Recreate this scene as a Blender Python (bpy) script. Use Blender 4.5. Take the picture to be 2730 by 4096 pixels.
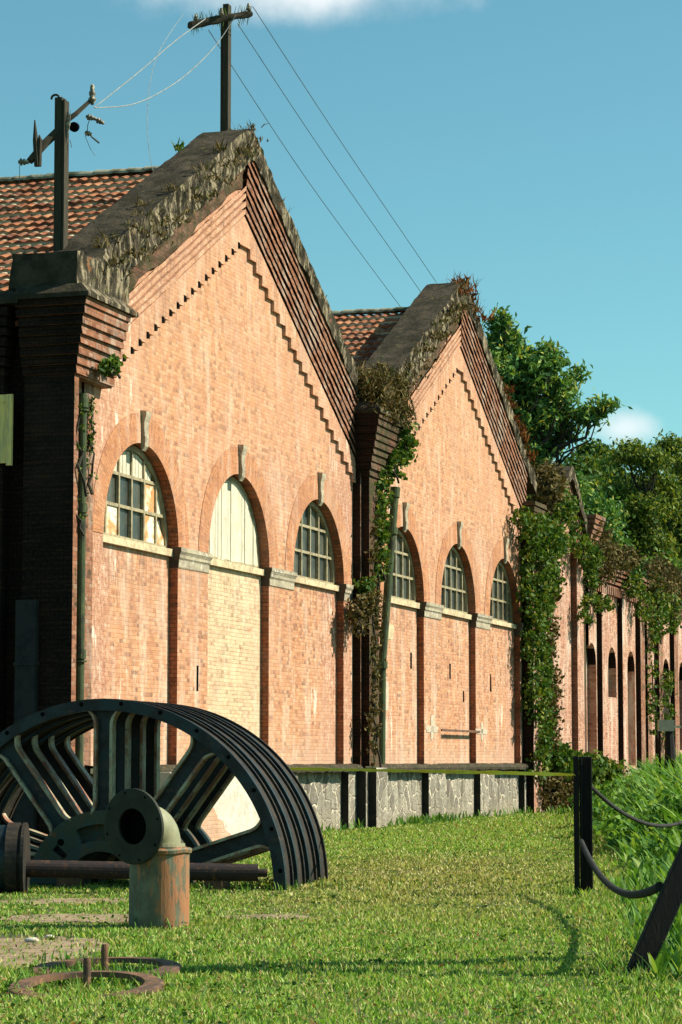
import bpy, math, random
import numpy as np
from mathutils import Vector, Matrix
R = math.radians
rnd = random.Random(7)
rng = np.random.default_rng(11)
for o in list(bpy.data.objects):
    bpy.data.objects.remove(o)
scn = bpy.context.scene
col = scn.collection

# ------------------------------------------------------------------ camera
cam_d = bpy.data.cameras.new('camera')
cam = bpy.data.objects.new('camera', cam_d)
col.objects.link(cam)
cam.location = (0, 0, 1.6)
cam.rotation_euler = (R(90) + math.atan(0.0992), 0, 0)
cam_d.sensor_fit = 'VERTICAL'
cam_d.sensor_height = 36
cam_d.sensor_width = 24
cam_d.lens = 36 * 10000 / 4096
cam_d.clip_start = 0.5
cam_d.clip_end = 3000
scn.camera = cam

# ------------------------------------------------------------------ sun and sky
SUN_EL = R(40)
SUN_AZ = math.atan2(1.0, 0.08)          # clockwise from +Y
sun_dir = Vector((math.sin(SUN_AZ) * math.cos(SUN_EL), math.cos(SUN_AZ) * math.cos(SUN_EL), math.sin(SUN_EL)))
sd = bpy.data.lights.new('sun', 'SUN')
sd.energy = 5.0
sd.angle = R(0.5)
sd.color = (1.0, 0.92, 0.78)
so = bpy.data.objects.new('sun', sd)
col.objects.link(so)
so.location = (40, 10, 60)
so.rotation_euler = sun_dir.to_track_quat('Z', 'Y').to_euler()

world = bpy.data.worlds.new('World')
scn.world = world
world.use_nodes = True
wn = world.node_tree
wn.nodes.clear()


class NT:
    """tiny node helper"""
    def __init__(self, tree):
        self.t = tree

    def n(self, typ, **kw):
        nd = self.t.nodes.new(typ)
        for k, v in kw.items():
            setattr(nd, k, v)
        return nd

    def l(self, a, b):
        self.t.links.new(a, b)

    def inp(self, sock, v):
        if isinstance(v, bpy.types.NodeSocket):
            self.l(v, sock)
        else:
            sock.default_value = v

    def math(self, op, a, b=0.0, c=0.0, clamp=False):
        nd = self.n('ShaderNodeMath', operation=op, use_clamp=clamp)
        self.inp(nd.inputs[0], a)
        self.inp(nd.inputs[1], b)
        self.inp(nd.inputs[2], c)
        return nd.outputs[0]

    def mix(self, f, a, b, mode='MIX'):
        nd = self.n('ShaderNodeMix', data_type='RGBA', blend_type=mode)
        self.inp(nd.inputs[0], f)
        self.inp(nd.inputs[6], a if isinstance(a, bpy.types.NodeSocket) else (*a, 1))
        self.inp(nd.inputs[7], b if isinstance(b, bpy.types.NodeSocket) else (*b, 1))
        return nd.outputs[2]

    def ramp(self, f, stops, interp='LINEAR'):
        nd = self.n('ShaderNodeValToRGB')
        cr = nd.color_ramp
        cr.interpolation = interp
        while len(cr.elements) < len(stops):
            cr.elements.new(0.5)
        for e, (p, c) in zip(cr.elements, stops):
            e.position = p
            e.color = (*c, 1) if len(c) == 3 else c
        self.l(f, nd.inputs[0])
        return nd.outputs[0]

    def noise(self, vec, scale, detail=3, rough=0.55, dist=0.0):
        nd = self.n('ShaderNodeTexNoise')
        if vec is not None:
            self.l(vec, nd.inputs['Vector'])
        nd.inputs['Scale'].default_value = scale
        nd.inputs['Detail'].default_value = detail
        nd.inputs['Roughness'].default_value = rough
        nd.inputs['Distortion'].default_value = dist
        return nd.outputs['Fac']

    def vmul(self, v, s):
        nd = self.n('ShaderNodeVectorMath', operation='MULTIPLY')
        self.inp(nd.inputs[0], v)
        nd.inputs[1].default_value = s
        return nd.outputs[0]

    def sstep(self, v, a, b):
        nd = self.n('ShaderNodeMapRange', interpolation_type='SMOOTHSTEP')
        self.inp(nd.inputs[0], v)
        nd.inputs[1].default_value = a
        nd.inputs[2].default_value = b
        return nd.outputs[0]


w = NT(wn)
sky = w.n('ShaderNodeTexSky', sky_type='NISHITA')
sky.sun_disc = False
sky.sun_elevation = SUN_EL
sky.sun_rotation = SUN_AZ
sky.altitude = 400
sky.air_density = 1.0
sky.dust_density = 0.6
sky.ozone_density = 1.0
tc = w.n('ShaderNodeTexCoord')
sp = w.n('ShaderNodeSeparateXYZ')
w.l(tc.outputs['Generated'], sp.inputs[0])
yy = w.math('MAXIMUM', sp.outputs[1], 0.05)
u = w.math('DIVIDE', sp.outputs[0], yy)
v = w.math('DIVIDE', sp.outputs[2], yy)
cn = w.noise(tc.outputs['Generated'], 26, 5, 0.6)
cn2 = w.noise(tc.outputs['Generated'], 70, 3, 0.5)


def cloud(cu, cv, ru, rv, lo, hi):
    a = w.math('DIVIDE', w.math('SUBTRACT', u, cu), ru)
    b = w.math('DIVIDE', w.math('SUBTRACT', v, cv), rv)
    d = w.math('SQRT', w.math('ADD', w.math('MULTIPLY', a, a), w.math('MULTIPLY', b, b)))
    m = w.math('SUBTRACT', 1.0, d)
    m = w.math('ADD', m, w.math('MULTIPLY', w.math('SUBTRACT', cn, 0.5), 1.1))
    m = w.math('ADD', m, w.math('MULTIPLY', w.math('SUBTRACT', cn2, 0.5), 0.3))
    return w.sstep(m, lo, hi)


c1 = cloud(-0.021, 0.3180, 0.082, 0.021, 0.0, 1.15)
c2 = cloud(0.1145, 0.133, 0.018, 0.010, 0.0, 1.0)
cm = w.math('MAXIMUM', c1, w.math('MULTIPLY', c2, 0.75))
tint = w.mix(1.0, sky.outputs[0], (0.76, 1.28, 1.10), 'MULTIPLY')
skc = w.mix(cm, tint, (8.5, 8.9, 9.0))
bg = w.n('ShaderNodeBackground')
w.l(skc, bg.inputs[0])
bg.inputs[1].default_value = 0.07
wo = w.n('ShaderNodeOutputWorld')
w.l(bg.outputs[0], wo.inputs[0])

scn.view_settings.view_transform = 'Standard'
scn.view_settings.look = 'None'
scn.view_settings.exposure = 0.76
scn.view_settings.gamma = 1
scn.render.engine = 'CYCLES'
scn.cycles.max_bounces = 5
scn.cycles.transparent_max_bounces = 6
scn.render.resolution_x = 682
scn.render.resolution_y = 1024

# ------------------------------------------------------------------ facade frame
DV = Vector((0.30213228, 0.95326601, 0))          # along the facade, away from the viewer
NV = Vector((0.95326601, -0.30213228, 0))         # out of the facade
P0 = Vector((-0.36799458, 57.05115042, 0))
FROT = math.atan2(DV.y, DV.x)


def fw(s, n, z):
    return P0 + DV * s + NV * n + Vector((0, 0, z))


# ------------------------------------------------------------------ mesh helpers
class MB:
    def __init__(self):
        self.v = []
        self.f = []
        self.mi = []
        self.uv = {}

    def quad(self, a, b, c, d, m=0, uv=None):
        i = len(self.v)
        self.v += [tuple(a), tuple(b), tuple(c), tuple(d)]
        self.f.append((i, i + 1, i + 2, i + 3))
        self.mi.append(m)
        if uv:
            self.uv[len(self.f) - 1] = uv

    def poly(self, pts, m=0):
        i = len(self.v)
        self.v += [tuple(p) for p in pts]
        self.f.append(tuple(range(i, i + len(pts))))
        self.mi.append(m)

    def box(self, x0, x1, y0, y1, z0, z1, m=0, jit=0.0):
        p = [Vector((x, y, z)) for z in (z0, z1) for y in (y0, y1) for x in (x0, x1)]
        if jit:
            p = [q + Vector((rnd.uniform(-jit, jit), rnd.uniform(-jit, jit), rnd.uniform(-jit, jit))) for q in p]
        i = len(self.v)
        self.v += [tuple(q) for q in p]
        for q in ((0, 2, 3, 1), (4, 5, 7, 6), (0, 1, 5, 4), (2, 6, 7, 3), (0, 4, 6, 2), (1, 3, 7, 5)):
            self.f.append(tuple(i + k for k in q))
            self.mi.append(m)

    def prism(self, pts, y0, y1, m=0):
        """polygon pts (x,z) extruded along y"""
        n = len(pts)
        i = len(self.v)
        self.v += [(p[0], y0, p[1]) for p in pts] + [(p[0], y1, p[1]) for p in pts]
        self.f.append(tuple(i + k for k in range(n)))
        self.f.append(tuple(i + n + k for k in reversed(range(n))))
        for k in range(n):
            j = (k + 1) % n
            self.f.append((i + j, i + k, i + n + k, i + n + j))
        self.mi += [m] * (n + 2)

    def tube(self, pts, rad, seg=10, m=0, caps=True):
        pts = [Vector(p) for p in pts]
        rs = rad if isinstance(rad, (list, tuple)) else [rad] * len(pts)
        base = len(self.v)
        up = None
        for k, p in enumerate(pts):
            if k == 0:
                t = pts[1] - pts[0]
            elif k == len(pts) - 1:
                t = pts[-1] - pts[-2]
            else:
                t = pts[k + 1] - pts[k - 1]
            t.normalize()
            if up is None:
                up = Vector((0, 0, 1)) if abs(t.z) < 0.9 else Vector((1, 0, 0))
            a = t.cross(up).normalized()
            b = a.cross(t).normalized()
            up = b
            for q in range(seg):
                an = 2 * math.pi * q / seg
                self.v.append(tuple(p + (a * math.cos(an) + b * math.sin(an)) * rs[k]))
        for k in range(len(pts) - 1):
            for q in range(seg):
                q2 = (q + 1) % seg
                self.f.append((base + k * seg + q, base + k * seg + q2, base + (k + 1) * seg + q2, base + (k + 1) * seg + q))
                self.mi.append(m)
        if caps:
            self.f.append(tuple(base + q for q in reversed(range(seg))))
            self.f.append(tuple(base + (len(pts) - 1) * seg + q for q in range(seg)))
            self.mi += [m, m]

    def grid(self, P, m=0, close=False):
        """P[i][j] points"""
        base = len(self.v)
        nj = len(P[0])
        for row in P:
            self.v += [tuple(p) for p in row]
        for i in range(len(P) - 1):
            for j in range(nj - 1 + (1 if close else 0)):
                j2 = (j + 1) % nj
                self.f.append((base + i * nj + j, base + i * nj + j2, base + (i + 1) * nj + j2, base + (i + 1) * nj + j))
                self.mi.append(m)

    def build(self, name, mats, parent=None, smooth=False, bevel=0):
        me = bpy.data.meshes.new(name)
        me.from_pydata(self.v, [], self.f)
        if not isinstance(mats, (list, tuple)):
            mats = [mats]
        for mt in mats:
            me.materials.append(mt)
        if len(mats) > 1:
            me.polygons.foreach_set('material_index', self.mi)
        if self.uv:
            ul = me.uv_layers.new(name='UVMap')
            for pi, uvs in self.uv.items():
                for li, uvc in zip(me.polygons[pi].loop_indices, uvs):
                    ul.data[li].uv = uvc
        if smooth:
            me.polygons.foreach_set('use_smooth', [True] * len(me.polygons))
        me.update()
        o = bpy.data.objects.new(name, me)
        col.objects.link(o)
        if parent:
            o.parent = parent
        if bevel:
            b = o.modifiers.new('bevel', 'BEVEL')
            b.width = bevel
            b.segments = 2
            b.limit_method = 'ANGLE'
        return o


def np_mesh(name, verts, faces, mats, parent=None, smooth=False):
    """verts (N,3), faces (M,k) numpy"""
    me = bpy.data.meshes.new(name)
    nv, (nf, k) = len(verts), faces.shape
    me.vertices.add(nv)
    me.vertices.foreach_set('co', np.asarray(verts, dtype=np.float32).ravel())
    me.loops.add(nf * k)
    me.loops.foreach_set('vertex_index', faces.astype(np.int32).ravel())
    me.polygons.add(nf)
    me.polygons.foreach_set('loop_start', np.arange(0, nf * k, k, dtype=np.int32))
    me.polygons.foreach_set('loop_total', np.full(nf, k, dtype=np.int32))
    if smooth:
        me.polygons.foreach_set('use_smooth', np.ones(nf, dtype=bool))
    me.update(calc_edges=True)
    for mt in (mats if isinstance(mats, (list, tuple)) else [mats]):
        me.materials.append(mt)
    o = bpy.data.objects.new(name, me)
    col.objects.link(o)
    if parent:
        o.parent = parent
    return o


def tag(o, label=None, cat=None, group=None, kind=None):
    if label:
        o['label'] = label
    if cat:
        o['category'] = cat
    if group:
        o['group'] = group
    if kind:
        o['kind'] = kind
    return o


def empty(name, loc, rz=0, label=None, cat=None, group=None):
    o = bpy.data.objects.new(name, None)
    col.objects.link(o)
    o.location = loc
    o.rotation_euler = (0, 0, rz)
    o.empty_display_size = 0.3
    return tag(o, label, cat, group)


def hsh(a, b, c=0.0):
    x = math.sin(a * 12.9898 + b * 78.233 + c * 37.719) * 43758.5453
    return x - math.floor(x)


def vnoise(x, y, z=0.0):
    xi, yi, zi = math.floor(x), math.floor(y), math.floor(z)
    fx, fy, fz = x - xi, y - yi, z - zi
    fx, fy, fz = fx * fx * (3 - 2 * fx), fy * fy * (3 - 2 * fy), fz * fz * (3 - 2 * fz)
    r = 0
    for dx in (0, 1):
        for dy in (0, 1):
            for dz in (0, 1):
                r += hsh(xi + dx, yi + dy, zi + dz) * (fx if dx else 1 - fx) * (fy if dy else 1 - fy) * (fz if dz else 1 - fz)
    return r * 2 - 1


# ------------------------------------------------------------------ materials
def new_mat(name):
    m = bpy.data.materials.new(name)
    m.use_nodes = True
    m.node_tree.nodes.clear()
    t = NT(m.node_tree)
    out = t.n('ShaderNodeOutputMaterial')
    b = t.n('ShaderNodeBsdfPrincipled')
    t.l(b.outputs[0], out.inputs[0])
    return m, t, b, out


def bump(t, b, h, strength=0.4, dist=0.02):
    bn = t.n('ShaderNodeBump')
    bn.inputs['Strength'].default_value = strength
    bn.inputs['Distance'].default_value = dist
    t.l(h, bn.inputs['Height'])
    t.l(bn.outputs[0], b.inputs['Normal'])


def wall_uv(t):
    tcn = t.n('ShaderNodeTexCoord')
    s1 = t.n('ShaderNodeSeparateXYZ')
    t.l(tcn.outputs['Object'], s1.inputs[0])
    s2 = t.n('ShaderNodeSeparateXYZ')
    t.l(tcn.outputs['Normal'], s2.inputs[0])
    a = t.math('GREATER_THAN', t.math('ABSOLUTE', s2.outputs[0]), 0.7)
    uu = t.math('ADD', t.math('MULTIPLY', s1.outputs[0], t.math('SUBTRACT', 1.0, a)), t.math('MULTIPLY', s1.outputs[1], a))
    cmb = t.n('ShaderNodeCombineXYZ')
    t.l(uu, cmb.inputs[0])
    t.l(s1.outputs[2], cmb.inputs[1])
    return cmb.outputs[0], tcn.outputs['Object'], s1


def brick_mat(name, stops, mortar, pale=0.35, dirt=0.3, use_uv=False, moss=0.0, row=0.08, paint=0.0, palecol=(0.66, 0.54, 0.42), edges=False, gain=1.0):
    m, t, b, out = new_mat(name)
    vec, obj, sep = wall_uv(t)
    if use_uv:
        uvn = t.n('ShaderNodeUVMap')
        vec = uvn.outputs[0]
    wob = t.n('ShaderNodeTexNoise')
    wob.inputs['Scale'].default_value = 1.7
    t.l(obj, wob.inputs['Vector'])
    off = t.vmul(wob.outputs['Color'], (0.05, 0.03, 0))
    add = t.n('ShaderNodeVectorMath', operation='ADD')
    t.l(vec, add.inputs[0])
    t.l(off, add.inputs[1])
    br = t.n('ShaderNodeTexBrick')
    t.l(add.outputs[0], br.inputs['Vector'])
    br.offset = 0.5
    br.inputs['Scale'].default_value = 1
    br.inputs['Brick Width'].default_value = 0.165
    br.inputs['Row Height'].default_value = row
    br.inputs['Mortar Size'].default_value = 0.007
    br.inputs['Mortar Smooth'].default_value = 0.3
    br.inputs['Color1'].default_value = (0, 0, 0, 1)
    br.inputs['Color2'].default_value = (1, 1, 1, 1)
    br.inputs['Mortar'].default_value = (0.5, 0.5, 0.5, 1)
    c = t.ramp(br.outputs['Color'], stops)
    # hand laid variation inside each brick
    fine = t.noise(obj, 24, 3, 0.7)
    c = t.mix(t.math('MULTIPLY', t.math('SUBTRACT', fine, 0.35, clamp=True), 0.9), c, (0.50, 0.27, 0.15))
    crs = t.noise(t.vmul(obj, (0.7, 0.7, 9.0)), 1.3, 3, 0.7)
    c = t.mix(t.math('MULTIPLY', t.sstep(crs, 0.5, 0.66), 0.6), c, (0.30, 0.125, 0.07))
    big = t.noise(obj, 0.55, 4, 0.6)
    c = t.mix(t.math('MULTIPLY', t.sstep(big, 0.52, 0.72), 0.28), c, (0.36, 0.15, 0.075))
    c = t.mix(t.math('MULTIPLY', br.outputs['Fac'], t.sstep(t.noise(obj, 3.0, 3, 0.6), 0.35, 0.6)), c, tuple(x * 0.55 for x in mortar))
    c = t.mix(t.math('MULTIPLY', br.outputs['Fac'], 0.5), c, mortar)
    # lime bloom: patchy, streaked downward
    st = t.noise(t.vmul(obj, (1.6, 1.6, 0.35)), 1.4, 6, 0.72)
    c = t.mix(t.math('MULTIPLY', t.sstep(st, 0.46, 0.68), pale), c, palecol)
    sp2 = t.noise(obj, 9, 3, 0.6)
    c = t.mix(t.math('MULTIPLY', t.sstep(sp2, 0.66, 0.74), pale * 1.0), c, (0.76, 0.68, 0.55))
    if edges:
        # weathered, spalled brickwork beside the piers and under the rakes
        ax = t.math('ABSOLUTE', t.math('ADD', sep.outputs[0], 0.1))
        rk = t.math('SUBTRACT', t.math('ADD', t.math('MULTIPLY', ax, -0.54), 13.3), sep.outputs[2])
        en = t.noise(obj, 0.9, 5, 0.7)
        e1 = t.sstep(t.math('ADD', ax, t.math('MULTIPLY', t.math('SUBTRACT', en, 0.5), 4.2)), 5.7, 7.0)
        e2 = t.sstep(t.math('ADD', rk, t.math('MULTIPLY', t.math('SUBTRACT', en, 0.5), 3.0)), 1.0, 0.1)
        ee = t.math('MAXIMUM', e1, t.math('MULTIPLY', e2, 0.7))
        tn = t.noise(obj, 7.5, 5, 0.75)
        ecol = t.ramp(tn, [(0.3, (0.14, 0.06, 0.04)), (0.45, (0.36, 0.165, 0.10)), (0.58, (0.50, 0.29, 0.19)), (0.68, (0.70, 0.58, 0.44))])
        c = t.mix(t.math('MULTIPLY', ee, 0.85), c, ecol)
        ws_ = t.noise(t.vmul(obj, (2.6, 2.6, 0.55)), 1.6, 5, 0.75)
        e3 = t.sstep(t.math('ADD', ax, t.math('MULTIPLY', t.math('SUBTRACT', en, 0.5), 2.4)), 4.6, 6.2)
        c = t.mix(t.math('MULTIPLY', e3, t.math('MULTIPLY', t.sstep(ws_, 0.56, 0.64), 0.8)), c, (0.78, 0.70, 0.57))
        # upper gable is bleached
        up = t.sstep(t.math('ADD', sep.outputs[2], t.math('MULTIPLY', t.math('SUBTRACT', en, 0.5), 3)), 7.0, 10.0)
        c = t.mix(t.math('MULTIPLY', up, 0.25), c, (0.56, 0.31, 0.165))
        lo_ = t.sstep(t.math('ADD', sep.outputs[2], t.math('MULTIPLY', t.math('SUBTRACT', tn, 0.5), 1.6)), 2.3, 1.4)
        c = t.mix(t.math('MULTIPLY', lo_, 0.5), c, (0.5, 0.36, 0.25))
    if edges:
        # rain-washed soot below the rake and lime runs below the sills
        sr = t.noise(t.vmul(obj, (5.0, 5.0, 0.45)), 1.5, 5, 0.7)
        zone = t.sstep(rk, 2.6, 0.0)
        c = t.mix(t.math('MULTIPLY', zone, t.math('MULTIPLY', t.sstep(sr, 0.52, 0.64), 0.6)), c, (0.16, 0.09, 0.06))
        z2 = t.math('MULTIPLY', t.sstep(sep.outputs[2], 3.6, 5.5), t.math('LESS_THAN', sep.outputs[2], 5.6))
        c = t.mix(t.math('MULTIPLY', z2, t.math('MULTIPLY', t.sstep(sr, 0.5, 0.6), 0.5)), c, (0.22, 0.12, 0.075))
        sr2 = t.noise(t.vmul(obj, (3.0, 3.0, 0.6)), 2.3, 5, 0.75)
        c = t.mix(t.math('MULTIPLY', t.sstep(sr2, 0.54, 0.64), 0.34), c, (0.62, 0.45, 0.33))
        pk_ = t.noise(obj, 0.28, 3, 0.6)
        c = t.mix(t.math('MULTIPLY', t.sstep(pk_, 0.44, 0.6), 0.22), c, (0.52, 0.29, 0.19))
    if paint:
        pn = t.noise(obj, 7, 4, 0.7)
        c = t.mix(t.math('MULTIPLY', t.sstep(pn, 0.28, 0.62), paint), c, (0.68, 0.57, 0.38))
    # soot and damp
    dn = t.noise(t.vmul(obj, (1.0, 1.0, 0.5)), 2.3, 6, 0.7)
    c = t.mix(t.math('MULTIPLY', t.sstep(dn, 0.55, 0.8), dirt), c, (0.06, 0.04, 0.03))
    spk = t.noise(obj, 11, 3, 0.6)
    c = t.mix(t.math('MULTIPLY', t.sstep(spk, 0.66, 0.72), 0.7), c, (0.10, 0.06, 0.045))
    lg = t.noise(obj, 0.35, 5, 0.65)
    c = t.mix(t.math('MULTIPLY', t.sstep(lg, 0.48, 0.66), 0.3), c, (0.34, 0.19, 0.13))
    if moss:
        mn = t.noise(t.vmul(obj, (1.0, 1.0, 0.6)), 3.0, 6, 0.75)
        c = t.mix(t.math('MULTIPLY', t.sstep(mn, 0.6 - 0.3 * moss, 0.85 - 0.3 * moss), 0.92), c, (0.055, 0.06, 0.02))
        mn2 = t.noise(obj, 11, 4, 0.7)
        c = t.mix(t.math('MULTIPLY', t.sstep(mn2, 0.6, 0.7), moss * 0.6), c, (0.34, 0.31, 0.2))
    if gain != 1.0:
        c = t.mix(1.0, c, (gain, gain, gain), 'MULTIPLY')
    t.l(c, b.inputs['Base Color'])
    b.inputs['Roughness'].default_value = 0.92
    b.inputs['Specular IOR Level'].default_value = 0.15
    h = t.math('ADD', t.math('MULTIPLY', br.outputs['Fac'], -0.8), t.math('MULTIPLY', fine, 0.9))
    bump(t, b, h, 0.55, 0.02)
    return m


BR_ST = [(0.0, (0.17, 0.08, 0.05)), (0.07, (0.26, 0.115, 0.065)), (0.16, (0.39, 0.172, 0.085)), (0.45, (0.475, 0.222, 0.112)), (0.75, (0.54, 0.27, 0.145)), (0.94, (0.57, 0.32, 0.18)), (1.0, (0.38, 0.24, 0.17))]
BR_RED = [(0.0, (0.11, 0.04, 0.03)), (0.15, (0.32, 0.11, 0.055)), (0.5, (0.45, 0.17, 0.085)), (0.85, (0.52, 0.23, 0.13)), (1.0, (0.52, 0.34, 0.24))]
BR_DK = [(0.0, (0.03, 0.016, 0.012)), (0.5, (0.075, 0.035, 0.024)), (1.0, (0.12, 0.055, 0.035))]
M = {}
M['brick'] = brick_mat('brick_field', BR_ST, (0.48, 0.26, 0.14), 0.5, 0.42, edges=True)
M['brick_red'] = brick_mat('brick_recess', BR_ST, (0.47, 0.25, 0.135), 0.55, 0.42, edges=True)
M['brick_arch'] = brick_mat('brick_arch', [(0.0, (0.28, 0.11, 0.055)), (0.3, (0.42, 0.175, 0.08)), (1.0, (0.48, 0.215, 0.10))], (0.40, 0.2, 0.10), 0.35, 0.35, use_uv=True)
M['brick_corbel'] = brick_mat('brick_corbel', BR_RED, (0.36, 0.2, 0.13), 0.6, 0.8, moss=0.25, gain=0.6)
M['brick_pier'] = brick_mat('brick_pier', BR_RED, (0.36, 0.22, 0.15), 0.6, 0.8, moss=0.4, gain=0.6)
M['brick_pink'] = brick_mat('brick_pink', [(0.0, (0.2, 0.08, 0.06)), (0.2, (0.42, 0.19, 0.125)), (0.6, (0.53, 0.27, 0.18)), (1.0, (0.6, 0.36, 0.25))], (0.42, 0.27, 0.18), 0.95, 0.6, moss=0.0, gain=0.88)
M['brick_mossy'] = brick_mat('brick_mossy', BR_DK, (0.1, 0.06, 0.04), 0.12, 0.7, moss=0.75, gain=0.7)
M['brick_shade'] = brick_mat('brick_shade', [(0.0, (0.008, 0.007, 0.007)), (0.5, (0.022, 0.014, 0.011)), (1.0, (0.04, 0.02, 0.014))], (0.014, 0.011, 0.01), 0.0, 0.7, moss=0.1, gain=0.16)  # near-black copy of the brick, shade painted into the colour
M['brick_white'] = brick_mat('brick_whitewashed', [(0.0, (0.2, 0.12, 0.06)), (0.2, (0.5, 0.34, 0.19)), (1.0, (0.62, 0.45, 0.27))], (0.3, 0.19, 0.11), 0.4, 0.3, paint=0.36, edges=True)


def simple(name, colr, rough=0.7, c2=None, scale=6, lo=0.4, hi=0.65, metal=0.0, bmp=0.2, c3=None, s3=20, stretch=None, spec=0.3):
    m, t, b, out = new_mat(name)
    tcn = t.n('ShaderNodeTexCoord')
    o = tcn.outputs['Object']
    if stretch:
        o = t.vmul(o, stretch)
    n1 = t.noise(o, scale, 5, 0.65)
    c = t.mix(t.sstep(n1, lo, hi), colr, c2 or tuple(x * 0.6 for x in colr))
    if c3:
        n3 = t.noise(o, s3, 4, 0.7)
        c = t.mix(t.sstep(n3, 0.55, 0.66), c, c3)
    t.l(c, b.inputs['Base Color'])
    b.inputs['Roughness'].default_value = rough
    b.inputs['Metallic'].default_value = metal
    b.inputs['Specular IOR Level'].default_value = spec
    if bmp:
        bump(t, b, t.noise(o, scale * 4, 4, 0.7), bmp, 0.02)
    return m


M['stone'] = simple('pale_stone', (0.36, 0.31, 0.21), 0.9, (0.24, 0.20, 0.14), 3.5, c3=(0.55, 0.5, 0.4), s3=9)
M['sill'] = simple('painted_sill', (0.54, 0.45, 0.27), 0.8, (0.38, 0.29, 0.17), 4, c3=(0.25, 0.2, 0.13), s3=17)
M['frame'] = simple('window_frame_paint', (0.34, 0.29, 0.17), 0.6, (0.22, 0.17, 0.10), 8)
M['board'] = simple('white_board', (0.58, 0.54, 0.41), 0.8, (0.44, 0.40, 0.28), 7, c3=(0.3, 0.26, 0.18), s3=12, stretch=(3, 3, 0.3))
M['boardy'] = simple('yellow_board', (0.85, 0.62, 0.2), 0.8, (0.5, 0.4, 0.2), 4, stretch=(3, 3, 0.4))
M['rustpane'] = simple('rusted_sheet', (0.74, 0.68, 0.5), 0.8, (0.52, 0.25, 0.09), 2.6, 0.42, 0.58, c3=(0.3, 0.12, 0.04), s3=7)
M['plaster'] = simple('white_plaster', (0.55, 0.52, 0.43), 0.9, (0.45, 0.41, 0.32), 3, c3=(0.36, 0.32, 0.24), s3=10)
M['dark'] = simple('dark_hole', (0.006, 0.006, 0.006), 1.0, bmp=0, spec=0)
M['pipe'] = simple('mossy_iron_pipe', (0.045, 0.065, 0.022), 0.8, (0.02, 0.024, 0.012), 4, c3=(0.08, 0.10, 0.03), s3=9, stretch=(1, 1, 0.5))
M['timber'] = simple('dark_timber', (0.045, 0.038, 0.022), 0.9, (0.02, 0.022, 0.014), 5, c3=(0.10, 0.06, 0.03), s3=20, stretch=(6, 6, 0.5))
M['insul'] = simple('insulator', (0.10, 0.09, 0.06), 0.5, (0.45, 0.40, 0.27), 14, 0.5, 0.62)
M['wire'] = simple('wire', (0.09, 0.13, 0.14), 0.6, bmp=0)
M['wirepale'] = simple('pale_wire', (0.26, 0.28, 0.26), 0.8, bmp=0)
M['iron'] = simple('teal_painted_iron', (0.007, 0.020, 0.023), 0.5, (0.0015, 0.002, 0.002), 3.2, 0.42, 0.6, c3=(0.045, 0.022, 0.013), s3=6, bmp=0.35, spec=0.4)
M['ironlit'] = simple('sunlit_rusty_iron', (0.36, 0.33, 0.21), 0.55, (0.24, 0.09, 0.04), 3.5, 0.4, 0.6, c3=(0.05, 0.06, 0.05), s3=9, bmp=0.35, spec=0.5)  # rusty spoke flanges, paled to paint sunlight on them
M['rim'] = simple('rim_iron', (0.028, 0.02, 0.012), 0.75, (0.006, 0.007, 0.007), 3, c3=(0.055, 0.04, 0.024), s3=9, bmp=0.35, spec=0.3, stretch=(1, 2, 1))
M['hubiron'] = simple('hub_iron', (0.05, 0.052, 0.028), 0.7, (0.04, 0.06, 0.055), 3, c3=(0.13, 0.06, 0.02), s3=7, bmp=0.35)
M['shaft'] = simple('rusty_shaft', (0.03, 0.018, 0.015), 0.75, (0.02, 0.016, 0.016), 5, c3=(0.10, 0.045, 0.02), s3=14)
M['rust'] = simple('rusty_iron', (0.17, 0.085, 0.045), 0.85, (0.08, 0.05, 0.035), 6, c3=(0.26, 0.14, 0.07), s3=16)
M['post'] = simple('dark_rail_post', (0.008, 0.007, 0.006), 0.85, (0.014, 0.009, 0.007), 4, c3=(0.03, 0.016, 0.01), s3=9, stretch=(4, 4, 0.4))
M['rope'] = simple('dark_cable', (0.03, 0.03, 0.026), 0.85, (0.015, 0.015, 0.013), 9)
M['tape'] = simple('yellow_tape', (0.9, 0.72, 0.06), 0.5, (0.75, 0.6, 0.05), 1.4, 0.5, 0.6, bmp=0)
M['ledge'] = simple('mossy_ledge', (0.05, 0.036, 0.022), 0.95, (0.03, 0.03, 0.01), 2.5, c3=(0.14, 0.10, 0.06), s3=9, bmp=0.6)
M['coping'] = None


def mat_valve():
    m, t, b, out = new_mat('green_painted_valve')
    o = t.n('ShaderNodeTexCoord').outputs['Object']
    c = t.mix(t.sstep(t.noise(o, 5, 4, 0.6), 0.4, 0.65), (0.08, 0.085, 0.045), (0.14, 0.14, 0.08))
    st = t.noise(t.vmul(o, (3.4, 3.4, 0.7)), 2.6, 6, 0.7)
    sx_ = t.n('ShaderNodeSeparateXYZ')
    t.l(o, sx_.inputs[0])
    st = t.math('ADD', st, t.math('MULTIPLY', sx_.outputs[0], 0.22))
    c = t.mix(t.sstep(st, 0.49, 0.58), c, (0.30, 0.125, 0.045))
    st2 = t.noise(t.vmul(o, (5, 5, 1.2)), 3.4, 5, 0.75)
    c = t.mix(t.sstep(st2, 0.6, 0.66), c, (0.10, 0.03, 0.012))
    t.l(c, b.inputs['Base Color'])
    b.inputs['Roughness'].default_value = 0.65
    bump(t, b, st, 0.5, 0.02)
    return m


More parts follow.
